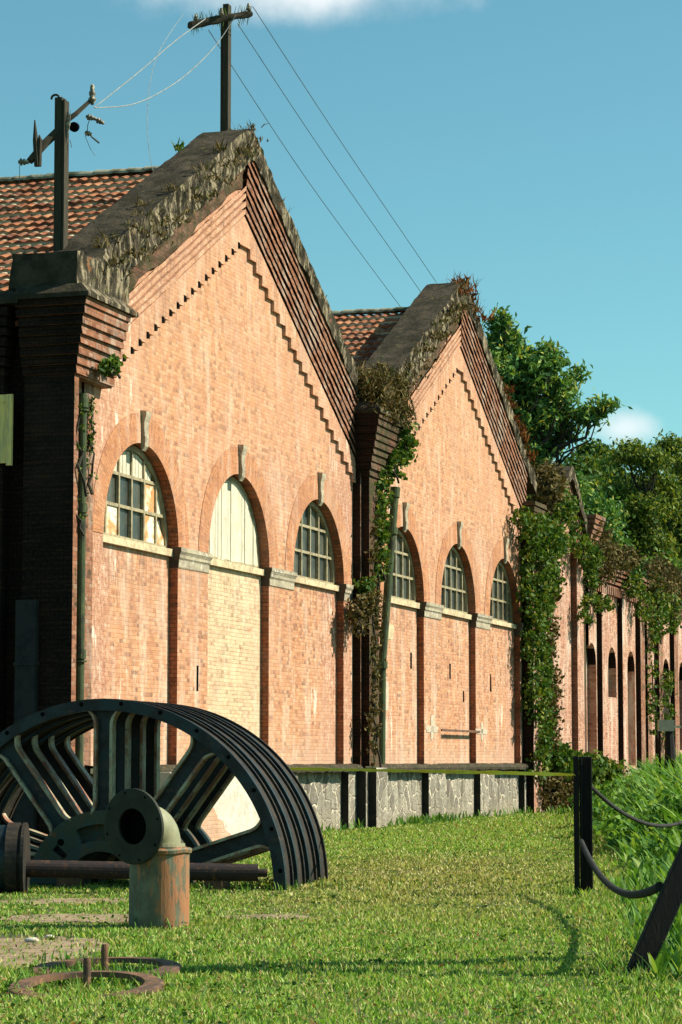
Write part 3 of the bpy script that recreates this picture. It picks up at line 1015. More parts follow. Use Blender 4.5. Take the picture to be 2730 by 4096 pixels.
def hall(s0, label, xl, xr, piers, roof_len, wins, has_white, seed, group):
    root = empty('brick_hall', fw(s0, 0, 0), FROT, label, 'building', group)
    C = (-5.35, 0.0, 5.3)
    # field wall with three tall arched recesses
    xs = set([xl, xr])
    x = xl
    while x < xr:
        xs.add(round(x, 3))
        x += 0.25
    for c in C:
        for k in range(37):
            xs.add(c - RW * math.cos(math.pi * k / 36))
    xs = sorted(xs)
    wl = MB()
    top = lambda x: PEAK - 0.3 - SL * abs_s(x)
    inside = lambda x: next((c for c in C if abs(x - c) < RW - 1e-4), None)
    for a, b_ in zip(xs[:-1], xs[1:]):
        if b_ - a < 1e-5:
            continue
        c = inside((a + b_) / 2)
        if c is None:
            wl.quad((a, 0, PLT), (b_, 0, PLT), (b_, 0, top(b_)), (a, 0, top(a)))
        else:
            za, zb = arch_z(a, c), arch_z(b_, c)
            wl.quad((a, 0, za), (b_, 0, zb), (b_, 0, top(b_)), (a, 0, top(a)))
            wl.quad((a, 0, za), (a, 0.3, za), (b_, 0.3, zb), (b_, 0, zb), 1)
    for c in C:
        for x in (c - RW, c + RW):
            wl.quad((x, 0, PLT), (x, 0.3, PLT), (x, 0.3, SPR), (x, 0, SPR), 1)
    # rear skin so that the wall has thickness
    wl.quad((xl, 0.6, PLT), (xl, 0.6, top(xl)), (0, 0.6, top(0)), (0, 0.6, PLT))
    wl.quad((0, 0.6, PLT), (0, 0.6, top(0)), (xr, 0.6, top(xr)), (xr, 0.6, PLT))
    wl.quad((xl, 0, PLT), (xl, 0, top(xl)), (xl, 0.6, top(xl)), (xl, 0.6, PLT))
    wl.quad((xr, 0, PLT), (xr, 0.6, PLT), (xr, 0.6, top(xr)), (xr, 0, top(xr)))
    wl.build('wall', [M['brick'], M['brick_jamb_shade']], root)
    # panels at the back of the recesses
    for i, c in enumerate(C):
        pm = MB()
        pm.quad((c - RW, 0.18, PLT), (c + RW, 0.18, PLT), (c + RW, 0.18, SPR - 0.12), (c - RW, 0.18, SPR - 0.12))
        po = pm.build('panel', M['brick_white'] if (has_white and i == 1) else M['brick_red'], root)
        if has_white and i == 1:
            po['label'] = 'whitewashed brick panel in the middle arch'
        sl = MB()
        sl.box(c - RW + 0.005, c + RW - 0.005, 0.09, 0.3, SPR - 0.13, SPR + 0.005, 0, 0.008)
        sl.build('sill', M['sill'] if not (has_white and i == 0) else M['sill'], root)
    # voussoir rings
    for c in C:
        am = MB()
        N = 40
        for k in range(N):
            a0, a1 = math.pi * k / N, math.pi * (k + 1) / N
            p = []
            uv = []
            for (r, a) in ((RW, a0), (RW + 0.56, a0), (RW + 0.56, a1), (RW, a1)):
                p.append((c + r * math.cos(a), -0.012, SPR + r * math.sin(a)))
                uv.append((r - RW, a * (RW + 0.3)))
            am.quad(*reversed(p), uv=list(reversed(uv)))
            p2 = [(c + (RW + 0.56) * math.cos(a), yy_, SPR + (RW + 0.56) * math.sin(a)) for (a, yy_) in ((a0, -0.012), (a0, 0.002), (a1, 0.002), (a1, -0.012))]
            am.quad(*p2)
        am.build('arch_ring', M['brick_arch'], root)
    # keystones
    for i, c in enumerate(C):
        km = MB()
        pf = [(0.03, 7.36), (0.10, 7.44), (0.115, 7.6), (0.09, 7.75), (0.10, 7.9), (0.14, 8.0), (0.15, 8.04), (0.15, 8.1), (0.0, 8.12)]
        P = []
        for xx in (-1, 1):
            P.append([(c + xx * (0.08 + 0.05 * (z - 7.36) / 0.8), -a * 0.8, z) for (a, z) in pf])
        km.grid(P)
        for row, rev in ((P[0], False), (P[1], True)):
            pts = list(row) + [(row[0][0], 0.0, 7.36)]
            km.poly(pts if rev else list(reversed(pts)))
        km.build('keystone', M['stone'], root)
    # impost blocks
    segs = [(C[0] + RW, C[1] - RW), (C[1] + RW, C[2] - RW), (C[2] + RW, C[2] + RW + 0.5)]
    for a, b_ in segs:
        im = MB()
        pr = [(0.01, 5.30), (0.025, 5.32), (0.025, 5.46), (0.05, 5.50), (0.05, 5.56), (0.085, 5.62), (0.085, 5.70)]
        for k in range(len(pr) - 1):
            (n0, z0), (n1, z1) = pr[k], pr[k + 1]
            rings = []
            for (nn, z) in ((n0, z0), (n1, z1)):
                e = nn * 0.5
                rings.append([(a - e, 0.2, z), (a - e, -nn, z), (b_ + e, -nn, z), (b_ + e, 0.2, z)])
            im.grid([[Vector(q) + Vector((rnd.uniform(-.006, .006), rnd.uniform(-.006, .006), 0)) for q in rr] for rr in rings])
        e = 0.0425
        im.quad((a - e, -0.085, 5.70), (b_ + e, -0.085, 5.70), (b_ + e, 0.2, 5.70), (a - e, 0.2, 5.70))
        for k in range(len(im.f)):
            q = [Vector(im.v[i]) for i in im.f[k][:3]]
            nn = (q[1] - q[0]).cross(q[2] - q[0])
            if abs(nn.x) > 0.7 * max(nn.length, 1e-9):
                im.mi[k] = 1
        im.build('impost', [M['stone'], M['stoneshade']], root)
    # windows
    for c, (wt, wlab) in zip(C, wins):
        window_grid(root, c, wlab, wt)
    # stepped dentil slab
    dm = MB()
    st = 0.385
    n = int(8.3 / st)
    for sg in (-1, 1):
        for k in range(n):
            xa, xb = sg * st * k, sg * st * (k + 1)
            zb = 12.52 - SL * st * (k + 1)
            x0, x1 = min(xa, xb), max(xa, xb)
            if x1 > xr - 0.1 or x0 < xl + 0.1:
                continue
            jz = rnd.uniform(-0.01, 0.01)
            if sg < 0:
                dm.box(x0 - 0.005, x0 + 0.13, -0.079, 0.01, zb + jz - 0.10, zb + jz + 0.02, 1)  # dark boxes painting the shaded pockets under the steps
            t0, t1 = PEAK - SL * abs(x0) - 1.9, PEAK - SL * abs(x1) - 1.9
            dm.prism([(x0, zb + jz), (x1, zb + jz), (x1, t1), (x0, t0)], -0.075, 0.01)
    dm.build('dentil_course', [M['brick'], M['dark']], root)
    # raked corbel bands
    cr = corbel_mesh(0, min(8.35, xr), 0.48, 1.93, 7, seed=seed, shade_grooves=True)
    cr.build('corbel_band', [M['brick_corbel'], M['brick_shade']], root)
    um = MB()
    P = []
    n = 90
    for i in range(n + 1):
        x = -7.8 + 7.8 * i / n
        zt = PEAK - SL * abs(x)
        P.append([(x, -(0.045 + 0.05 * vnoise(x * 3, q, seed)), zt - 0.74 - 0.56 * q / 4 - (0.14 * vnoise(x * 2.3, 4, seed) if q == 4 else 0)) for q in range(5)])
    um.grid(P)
    um.build('mossy_shade_band', M['brick_mossy'], root)  # mossy strip that also paints the shadow under the coping
    cl = corbel_mesh(max(-7.6, xl), 0, 1.25, 1.93, 4, n0=0.12, seed=seed + 4)
    cl.build('corbel_band', M['brick'], root)
    coping_mesh(-8.3, 8.6, 0.80, 0.5, seed=seed * 3.1).build('coping', M['coping'], root, smooth=False)
    # roof
    rf = MB()
    roof_side(rf, -1, 9.0, 0.5, roof_len, 14.0, SL)
    roof_side(rf, 1, 8.6, 0.5, roof_len, 14.0, SL)
    ro = rf.build('roof', M['tile'], root)
    rd = MB()
    y = 0.6
    while y < roof_len - 0.3:
        z = 14.04 + rnd.uniform(-.012, .012)
        pts = []
        for q in range(9):
            a = math.pi * q / 8
            pts.append((0.15 * math.cos(a), 0.12 * math.sin(a)))
        rd.grid([[(p[0], y, z + p[1]) for p in pts], [(p[0] * 1.12, y + 0.4, z + p[1] * 1.12 + 0.01) for p in pts]])
        rd.poly([(p[0] * 1.12, y + 0.4, z + p[1] * 1.12 + 0.01) for p in pts])
        y += 0.38
    rd.build('ridge_tile', M['ridge'], ro)
    # plinth following the recesses
    pm = MB()
    line = [(xl, 0.12)]
    for c in C:
        line += [(c - RW, 0.12), (c - RW, -0.06), (c + RW, -0.06), (c + RW, 0.12)]
    line += [(xr, 0.12)]
    for a, b_ in zip(line[:-1], line[1:]):
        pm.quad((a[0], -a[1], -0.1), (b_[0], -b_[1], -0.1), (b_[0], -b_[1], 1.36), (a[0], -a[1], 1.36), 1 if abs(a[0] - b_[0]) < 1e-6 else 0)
    pm.build('plinth', [M['plinth'], M['plinthshade']], root)
    lm = MB()
    P = []
    n = int((xr - xl) / 0.12)
    for i in range(n + 1):
        x = xl + (xr - xl) * i / n
        j = 0.025 * vnoise(x * 3, seed)
        j2 = 0.02 * vnoise(x * 7, 5 + seed)
        P.append([(x, 0.2, 1.33), (x, -0.22 - j, 1.33 + j2), (x, -0.24 - j, 1.40), (x, -0.20 - j2, 1.475 + j2), (x, 0.0, 1.50 + j2), (x, 0.22, 1.5)])
    lm.grid(P)
    lm.build('ledge', M['ledge'], root)
    return root


M['brick_jamb_shade'] = brick_mat('brick_jamb_shade', [(0.0, (0.05, 0.015, 0.01)), (0.3, (0.19, 0.045, 0.018)), (1.0, (0.28, 0.07, 0.025))], (0.13, 0.045, 0.02), 0.03, 0.25, gain=1.15)  # jambs and arch soffits coloured darker to paint their shade
M['brick_pier_shade'] = brick_mat('brick_pier_shade', [(0.0, (0.03, 0.015, 0.012)), (0.5, (0.13, 0.05, 0.03)), (1.0, (0.2, 0.08, 0.045))], (0.09, 0.05, 0.03), 0.05, 0.7)  # dark brick for the pier side, with shade in its colour
M['ridge'] = simple('ridge_tile', (0.34, 0.32, 0.22), 0.95, (0.05, 0.07, 0.04), 1.3, 0.4, 0.55, c3=(0.3, 0.12, 0.05), s3=8)

S1, S2 = -5.73, 11.85
hall1 = hall(S1, 'nearest brick gabled hall with whitewashed panel and boarded middle arched window', -8.0, 8.2, None, 15,
             [('mixed', 'arched window with some panes rusted or boarded'), ('boards', 'arched window boarded with white planks'), (None, None)], True, 1, 'brick gabled halls in a row')
hall2 = hall(S2, 'second brick gabled hall with leaning drainpipe between ivy covered piers', -8.4, 7.6, None, 15,
             [(None, None), (None, None), (None, None)], False, 2, 'brick gabled halls in a row')

# ---- hall 1 : corner pier, dark flank wall, drainpipe (parts of hall 1; local x = s - S1)
lx = lambda s: s - S1
def shade_faces(mb, faces_from=0):
    """material 1 on the faces that look back along the facade (the unsunned side, its shade painted in)"""
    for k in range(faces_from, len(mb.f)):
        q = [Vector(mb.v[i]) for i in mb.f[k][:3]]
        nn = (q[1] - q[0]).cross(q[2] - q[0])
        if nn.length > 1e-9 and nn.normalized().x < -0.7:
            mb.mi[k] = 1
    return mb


pm = MB()
pm.box(lx(-14.72), lx(-14.53), -0.2, 0.75, 0, 8.3)
pm.box(lx(-14.53), lx(-13.9), 0.02, 0.75, 0, 8.3)
pm.box(lx(-13.9), lx(-13.46), -0.03, 0.6, 0, 8.9)
shade_faces(pm).build('corner_pier', [M['brick_pier'], M['brick_shade']], hall1)
sw = MB()
sw.box(lx(-14.45), lx(-14.0), 0.75, 26, 0, 9.6)
sw.box(lx(-14.72), lx(-14.44), 1.15, 2.9, 0, 9.2)
sw.build('flank_wall', M['brick_shade'], hall1)
fp = MB()
for k in range(7):
    g = 0.05 * (k + 1)
    fp.box(lx(-14.72) - g, lx(-14.3), 1.15 - g * 0.6, 3.0, 8.3 + 0.17 * k, 8.3 + 0.17 * k + 0.14, 0, 0.01)
fp.build('flank_pier_head', M['brick_shade'], hall1)
cap_slab(lx(-15.15), lx(-14.3), -0.72, -3.1, 9.5, 9.75, 0.16).build('flank_pier_cap', M['coping'], hall1)
shade_faces(head_mesh(lx(-14.72), lx(-13.05), 0.2, -0.78, 8.25, 8, 0.045)).build('pier_head', [M['brick_corbel'], M['brick_shade']], hall1)
cap_slab(lx(-15.14), lx(-12.85), 0.62, -0.8, 9.56, 9.83, 0.22).build('pier_cap', M['coping'], hall1)
cb = MB()
# weathered block where the coping lands on the pier
P = []
for i in range(17):
    x = lx(-14.85) + 2.3 * i / 16
    ring = []
    for j in range(24):
        k = j / 24 * 4
        if k < 1:
            a, z = 0.3 - 1.3 * k, 10.42
        elif k < 2:
            a, z = -1.0, 10.42 - 0.7 * (k - 1)
        elif k < 3:
            a, z = -1.0 + 1.3 * (k - 2), 9.72
        else:
            a, z = 0.3, 9.72 + 0.7 * (k - 3)
        d = 0.04 * vnoise(x * 3, a * 3, z * 3) + 0.03 * vnoise(x * 8, a * 8, z * 8)
        ring.append((x + d, -(a + d), z + d * 0.7))
    P.append(ring)
cb.grid(P, close=True)
cb.poly(list(reversed(P[0])))
cb.poly(P[-1])
cb.build('kneeler_block', M['coping'], hall1)
dp = MB()
px = lx(-14.2)
dp.tube([(px, -0.12, 0.1), (px, -0.12, 8.0)], 0.085, 14)
for z in (0.6, 3.35, 5.9, 7.75):
    dp.tube([(px, -0.12, z), (px, -0.12, z + 0.16)], 0.112, 14)
    dp.tube([(px, -0.12, z - 0.06), (px, -0.12, z - 0.03)], 0.125, 14)
dp.build('drainpipe', M['pipe'], hall1, smooth=False)
bx_ = MB()
bx_.box(lx(-14.86), lx(-14.73), 0.42, 0.8, 0.0, 4.35)
bx_.box(lx(-14.89), lx(-14.72), 0.40, 0.82, 3.22, 3.27)
bx_.build('cable_duct', M['duct'] if 'duct' in M else M['stone'], hall1)
yb = MB()
yb.box(lx(-14.82), lx(-14.75), 0.95, 2.6, 6.75, 7.9)
yb.box(lx(-14.86), lx(-14.80), 0.92, 1.02, 6.7, 7.95)
yb.box(lx(-14.84), lx(-14.81), 1.02, 2.6, 7.82, 7.95)
yb.build('yellow_shutter', M['boardy'], hall1)

# ---- pier between the halls (part of hall 2)
l2 = lambda s: s - S2
pr = MB()
pr.box(l2(2.14), l2(2.24), -0.19, 0.6, PLT, 8.4)
shade_faces(pr).build('pier', [M['brick_pier'], M['brick_shade']], hall2)
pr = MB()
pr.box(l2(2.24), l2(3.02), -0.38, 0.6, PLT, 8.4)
shade_faces(pr).build('pier', [M['brick_mossy'], M['brick_shade']], hall2)
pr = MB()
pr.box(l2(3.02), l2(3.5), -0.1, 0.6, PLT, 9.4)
shade_faces(pr).build('pier', [M['brick_mossy'], M['brick_shade']], hall2)
pp = MB()
pp.box(l2(2.02), l2(2.2), -0.36, 0.6, -0.1, 1.4)
pp.box(l2(2.2), l2(3.1), -0.56, 0.6, -0.1, 1.42)
pp.box(l2(3.1), l2(3.6), -0.25, 0.6, -0.1, 1.41)
shade_faces(pp).build('pier_base', [M['plinth'], M['plinthshade']], hall2)
shade_faces(head_mesh(l2(2.2), l2(3.6), 0.38, -0.6, 8.3, 9, 0.042, el=1.0, er=0.8)).build('pier_head', [M['brick_mossy'], M['brick_shade']], hall2)
cap_slab(l2(1.8), l2(4.3), 0.8, -0.8, 9.78, 10.1, 0.25).build('pier_cap', M['coping'], hall2)
# right end pier
pr = MB()
pr.box(l2(19.25), l2(20.4), -0.35, 0.6, 0, 8.5)
shade_faces(pr).build('pier', [M['brick_pink'], M['brick_shade']], hall2)
head_mesh(l2(19.3), l2(20.6), 0.3, -0.6, 8.4, 6, 0.03, er=0.6).build('pier_head', M['brick_mossy'], hall2)
# leaning drainpipe
dp = MB()
a, b_ = Vector((l2(4.0), -0.14, 1.5)), Vector((l2(4.72), -0.3, 8.3))
kn = Vector((l2(4.02), -0.16, 3.9))
dp.tube([a, kn], 0.1, 14)
dp.tube([kn, b_], [0.1, 0.1], 14)
d2 = (b_ - kn).normalized()
for p, dr in ((kn, Vector((0, 0, 1))), (b_ - d2 * 1.1, d2)):
    dp.tube([p - dr * 0.09, p + dr * 0.09], 0.135, 14)
dp.tube([b_ - d2 * 0.25, b_], 0.125, 14)
dp.build('drainpipe', M['pipe'], hall2)

# small openings, patches, tie bar on the halls' faces
def slot(root, x, z, w_=0.09, h_=0.36, y=0.18, mat='dark'):
    mb = MB()
    mb.box(x - w_ / 2, x + w_ / 2, y - 0.012, y + 0.01, z - h_ / 2, z + h_ / 2, 0, 0.01)
    mb.build('vent_slot', M[mat], root)


slot(hall1, lx(-8.15), 3.2, 0.09, 0.5, 0.0)
slot(hall2, l2(7.75), 4.15, 0.14, 0.42, 0.18)
slot(hall2, l2(11.6), 4.0, 0.14, 0.42, 0.18)
slot(hall2, l2(15.4), 3.8, 0.08, 0.5, 0.0)
slot(hall2, l2(13.0), 3.35, 0.08, 0.3, 0.18)
def patch(root, x, z, w_, h_, y, mat, seed):
    mb = MB()
    n = 16
    pts = []
    for k in range(n):
        a = 2 * math.pi * k / n
        rr = 1 + 0.22 * vnoise(math.cos(a) * 2 + seed, math.sin(a) * 2)
        sx = max(-1, min(1, 1.35 * math.cos(a)))
        sz = max(-1, min(1, 1.35 * math.sin(a)))
        pts.append((x + sx * w_ / 2 * rr, z + sz * h_ / 2 * rr))
    mb.prism(pts, y - 0.012, y + 0.004)
    mb.build('mortar_patch', M[mat], root)


M['cement'] = simple('cement_patch', (0.42, 0.36, 0.27), 0.95, (0.5, 0.42, 0.3), 5, c3=(0.3, 0.25, 0.18), s3=12)
patch(hall2, l2(5.25), 3.2, 0.9, 0.75, 0.18, 'cement', 1)
patch(hall2, l2(5.3), 2.3, 0.55, 0.35, 0.18, 'cement', 2)
patch(hall2, l2(5.6), 4.8, 1.1, 0.35, 0.18, 'sill', 3)
patch(hall2, l2(9.1), 2.45, 0.28, 0.6, 0.0, 'cement', 4)
patch(hall2, l2(9.1), 2.4, 1.2, 0.16, 0.0, 'cement', 5)
patch(hall2, l2(14.35), 2.4, 0.24, 0.5, 0.0, 'cement', 6)
patch(hall2, l2(14.3), 2.4, 1.2, 0.14, 0.0, 'cement', 7)
tb = MB()
tb.box(l2(10.0), l2(14.1), -0.03, 0.03, 2.36, 2.42, 0, 0.004)
tb.build('tie_bar', M['rust'], hall2)

# ------------------------------------------------------------------ low ruined gable and arcade beyond
g3 = empty('ruined_gable', fw(25.3, 0, 0), FROT, 'low ruined brick gable smothered in creepers beyond the second hall', 'building')
gw = MB()
PK3, SL3 = 11.0, 0.8
top3 = lambda x: PK3 - 0.1 - SL3 * abs(x)
xs = [-4.7, -3, -1.5, 0, 1.5, 2.9]
for a, b_ in zip(xs[:-1], xs[1:]):
    gw.quad((a, 0, 0), (b_, 0, 0), (b_, 0, top3(b_)), (a, 0, top3(a)))
    gw.quad((a, 0.6, 0), (a, 0.6, top3(a)), (b_, 0.6, top3(b_)), (b_, 0.6, 0))
gw.build('wall', M['brick_pink'], g3)
pb = MB()
pb.box(0.95, 1.95, -0.2, 0.3, 0, 8.6)
shade_faces(pb).build('pier', [M['brick_pink'], M['brick_pier_shade']], g3)
pb = MB()
pb.box(2.9, 3.7, 0.1, 0.6, 0, 8.2)
pb.build('pier', M['brick_mossy'], g3)
corbel_mesh(0, 2.7, 0.35, 1.35, 5, peak=PK3 + 0.2, sl=SL3, seed=8, shade_grooves=True).build('corbel_band', [M['brick_corbel'], M['brick_shade']], g3)
coping_mesh(-4.0, 2.6, 0.45, 0.4, peak=PK3 + 0.25, sl=SL3, front=0.3, back=-0.6, seed=5).build('coping', M['coping'], g3)
head_mesh(2.5, 3.6, 0.15, -0.5, 8.3, 9, 0.05, el=0.6, er=0.5).build('pier_head', M['brick_pier'], g3)

ar = empty('brick_arcade', fw(29.0, 0, 0), FROT, 'low brick arcade wall with narrow arched openings and overgrown cornice', 'wall')
L0, L1 = 0.0, 32.0
arches = [(0.45, 1.2, 1.4), (3.93, 0.7, 3.8), (7.4, 0.7, 1.4), (11.1, 0.65, 3.4), (14.6, 0.65, 2.0), (18.2, 0.65, 2.0)]
aw = MB()
AR = 0.72
xs = set([L0, L1])
for (c, r_, zs) in arches:
    for k in range(19):
        xs.add(c - AR * math.cos(math.pi * k / 18))
xs |= set(float(k) for k in range(1, 32))
xs = sorted(x for x in xs if x >= L0)
ztop = 8.0
ASP = 4.85
for a, b_ in zip(xs[:-1], xs[1:]):
    if b_ - a < 1e-5:
        continue
    mid_ = (a + b_) / 2
    hit = next(((c, zs) for (c, r_, zs) in arches if abs(mid_ - c) < AR - 1e-4), None)
    if hit is None:
        aw.quad((a, 0, 0), (b_, 0, 0), (b_, 0, ztop), (a, 0, ztop))
    else:
        c, zs = hit
        za = ASP + math.sqrt(max(0, AR * AR - (a - c) ** 2))
        zb = ASP + math.sqrt(max(0, AR * AR - (b_ - c) ** 2))
        aw.quad((a, 0, za), (b_, 0, zb), (b_, 0, ztop), (a, 0, ztop))
        aw.quad((a, 0, za), (a, 0.32, za), (b_, 0.32, zb), (b_, 0, zb))
        aw.quad((a, 0, 0), (b_, 0, 0), (b_, 0, zs), (a, 0, zs))
        aw.quad((a, 0, zs), (b_, 0, zs), (b_, 0.32, zs), (a, 0.32, zs))
for (c, r_, zs) in arches:
    for x in (c - AR, c + AR):
        if x > L0:
            aw.quad((x, 0, zs), (x, 0.32, zs), (x, 0.32, ASP), (x, 0, ASP))
aw.quad((L0, 0.7, 0), (L0, 0.7, ztop), (L1, 0.7, ztop), (L1, 0.7, 0))
aw.quad((L0, 0, ztop), (L1, 0, ztop), (L1, 0.7, ztop), (L0, 0.7, ztop))
shade_faces(aw).build('wall', [M['brick_pink'], M['brick_shade']], ar)
for i, (c, r_, zs) in enumerate(arches):
    q = MB()
    q.box(c - AR, c + AR, 0.3, 0.36, zs, 5.7)
    q.build('blocked_opening', M['brick_pink'] if i in (0, 2) else (M['cement'] if i == 1 else M['brick_shade']), ar)
q = MB()
q.box(3.85, 4.3, 0.27, 0.31, 3.82, 4.55)
q.box(4.4, 4.6, 0.27, 0.31, 3.82, 4.55)
q.build('broken_pane', M['dark'], ar)
for xx in (1.35, 4.95, 8.35, 9.7, 12.1, 15.5, 19.2, 23, 27):
    q = MB()
    q.box(xx, xx + 0.85, -0.18, 0.1, 0, 7.6)
    shade_faces(q).build('pier', [M['brick_pink'] if xx < 8 else M['brick_pier'], M['brick_shade']], ar)
q = MB()
for k in range(5):
    q.box(0.2, L1, -0.06 - 0.07 * k, 0.3, 7.65 + 0.14 * k, 7.65 + 0.14 * k + 0.10, 0, 0.01)
x = 0.3
while x < 20:
    q.box(x, x + 0.16, -0.2, 0.0, 7.35, 7.64)
    x += 0.34
q.build('cornice', M['brick_corbel'], ar)
q = MB()
q.box(L0 - 8, L1, -0.14, 0.3, 0, 1.3)
q.build('plinth', M['plinth'], ar)

# white plastered low wall with broken brick, seen through the near wheel
wr = empty('plastered_wall_stub', fw(-9.5, 0.9, 0), FROT, 'low white plastered wall with exposed broken brick behind the big wheel', 'wall')
q = MB()
q.box(-2.6, 2.8, -0.1, 0.25, 0, 1.38)
q.build('plaster', M['plaster'], wr)
q = MB()
pts = [(-1.6, 0.0), (0.55, 0.0), (0.5, 0.2), (0.2, 0.28), (0.1, 0.45), (-0.2, 0.5), (-0.4, 0.7), (-1.0, 0.78), (-1.6, 0.85)]
q.prism(pts, -0.125, 0.0)
q.build('bare_brick', M['brick'], wr)

# ------------------------------------------------------------------ leaves
def leaf_quads(centers, size, flat=0.0, droop=0.0, aspect=0.5, nrm=None):
    """diamond leaves (4 verts) around centers (N,3)"""
    n = len(centers)
    d = rng.normal(size=(n, 3))
    if droop:
        d[:, 2] -= droop
    d /= np.linalg.norm(d, axis=1)[:, None]
    e = rng.normal(size=(n, 3))
    if nrm is not None:
        nn = np.asarray(nrm)[None, :] + 0.55 * rng.normal(size=(n, 3))
        d = d - nn * (np.sum(d * nn, axis=1) / np.sum(nn * nn, axis=1))[:, None]
        d /= np.linalg.norm(d, axis=1)[:, None]
        e = np.cross(d, nn)
    else:
        e = np.cross(d, e)
    e /= np.linalg.norm(e, axis=1)[:, None]
    s = size * rng.uniform(0.6, 1.3, size=(n, 1))
    bend = np.cross(d, e) * s * 0.12
    a = centers - d * s * 0.5
    c = centers + d * s * 0.5
    b = centers + e * s * aspect * 0.5 + bend
    dd = centers - e * s * aspect * 0.5 + bend
    V = np.stack([a, b, c, dd], axis=1).reshape(-1, 3)
    F = np.arange(4 * n).reshape(-1, 4)
    return V, F


def crown(name, blobs, nleaf, size, mat, parent, droop=0.6, clump=0.55, per=14, shell=0.5, aspect=0.42):
    """blobs: (x,y,z,rx,ry,rz). Leaves gather into clumps which gather near blob surfaces"""
    vol = np.array([b[3] * b[4] * b[5] for b in blobs]) ** 0.75
    vol /= vol.sum()
    ncl = nleaf // per
    idx = rng.choice(len(blobs), size=ncl, p=vol)
    B = np.array(blobs)[idx]
    d = rng.normal(size=(ncl, 3))
    d /= np.linalg.norm(d, axis=1)[:, None]
    rr = shell + (1.08 - shell) * rng.random((ncl, 1)) ** 0.6
    cc = B[:, :3] + d * B[:, 3:6] * rr
    cs = clump * rng.uniform(0.5, 1.3, size=(ncl, 1))
    pts = np.repeat(cc, per, axis=0) + rng.normal(size=(ncl * per, 3)) * np.repeat(cs, per, axis=0) * np.array([0.45, 0.45, 0.36])
    V, F = leaf_quads(pts, size, droop=droop, aspect=aspect)
    return np_mesh(name, V, F, mat, parent)


def limb_path(p0, p1, sag=0.0, wig=0.2, n=7):
    p0, p1 = Vector(p0), Vector(p1)
    L = (p1 - p0).length
    out = []
    for k in range(n):
        t = k / (n - 1)
        p = p0.lerp(p1, t)
        f = math.sin(math.pi * t) * wig * L * 0.15
        p = p + Vector((rnd.uniform(-1, 1), rnd.uniform(-1, 1), rnd.uniform(-.5, .5))) * f
        p.z -= sag * L * math.sin(math.pi * t) * 0.2
        out.append(p)
    return out


def tree(name, x, y, z0, blobs, trunk_r, nleaf, size, mat, label, group, fork=0.4, **kw):
    """blobs in world units relative to (x,y,0)"""
    root = empty(name, (x, y, z0), 0, label, 'tree', group)
    bl = [(b[0], b[1], b[2] - z0, b[3], b[4], b[5]) for b in blobs]
    t = MB()
    low = min(b[2] - b[5] for b in bl)
    cxm = sum(b[0] for b in bl) / len(bl)
    cym = sum(b[1] for b in bl) / len(bl)
    fk = Vector((cxm * 0.35, cym * 0.35, max(1.0, low + 0.3)))
    t.tube(limb_path((0, 0, -0.3), fk, 0, 0.4, 6), [trunk_r * (1 - 0.07 * k) for k in range(6)], 9)
    for b in bl:
        tip = Vector((b[0], b[1], b[2] + b[5] * 0.4))
        pth = limb_path(fk, tip, 0.3, 0.7, 7)
        r0 = trunk_r * 0.36
        t.tube(pth, [r0 * (1 - 0.13 * k) for k in range(7)], 7)
        for q in range(5):
            st = pth[rnd.randint(2, 5)]
            e = Vector(b[:3]) + Vector((rnd.uniform(-1, 1) * b[3], rnd.uniform(-1, 1) * b[4], rnd.uniform(-.6, 1) * b[5])) * 0.95
            t.tube(limb_path(st, e, 0.1, 0.8, 5), [r0 * 0.4 * (1 - 0.18 * k) for k in range(5)], 5)
    t.build('trunk', M['bark'], root, smooth=True)
    crown('crown', bl, nleaf, size, mat, root, **kw)
    return root


# px -> world point helper for laying out background by its real distance (worked out once, kept as numbers)
def wp(px_, py_, Z):
    """point at distance Z (metres along +Y) seen in direction (px_,py_) of the 2730x4096 photograph"""
    th = math.atan(0.0992)
    X, Y = (px_ - 1365) / 10000, (2048 - py_) / 10000
    r = Vector((X, math.cos(th) - Y * math.sin(th), math.sin(th) + Y * math.cos(th)))
    return Vector((0, 0, 1.6)) + r * (Z / r.y)


def bl(x0, y0, lst, Z, dep=1.0):
    out = []
    for (px_, py_, rx, rz) in lst:
        p = wp(px_, py_, Z)
        k = Z / 10000
        out.append((p.x - x0, p.y - y0 + rnd.uniform(-1, 1) * 1.0, p.z, rx * k, rx * k * dep, rz * k))
    return out


# big tree behind the second hall
tx, ty = 6.6, 98.0
tree('broadleaf_tree', tx, ty, 0, bl(tx, ty, [
    (2060, 1440, 60, 60),
    (2020, 1390, 75, 75), (2000, 1290, 35, 45), (1985, 1520, 90, 90), (2110, 1500, 95, 85), (2190, 1440, 55, 60), (2230, 1560, 70, 60), (2110, 1660, 110, 80),
    (2230, 1650, 75, 55), (2320, 1490, 32, 28), (2350, 1660, 60, 34), (2425, 1622, 32, 16), (2090, 1800, 90, 70), (2190, 1760, 80, 50), (1990, 1700, 70, 90), (2130, 1900, 80, 70), (2290, 1720, 40, 22)], 98),
    0.38, 20000, 0.33, M['leaf'], 'big broadleaf tree rising behind the second hall with one branch reaching right', None, clump=0.42, per=18, shell=0.3, aspect=0.36)
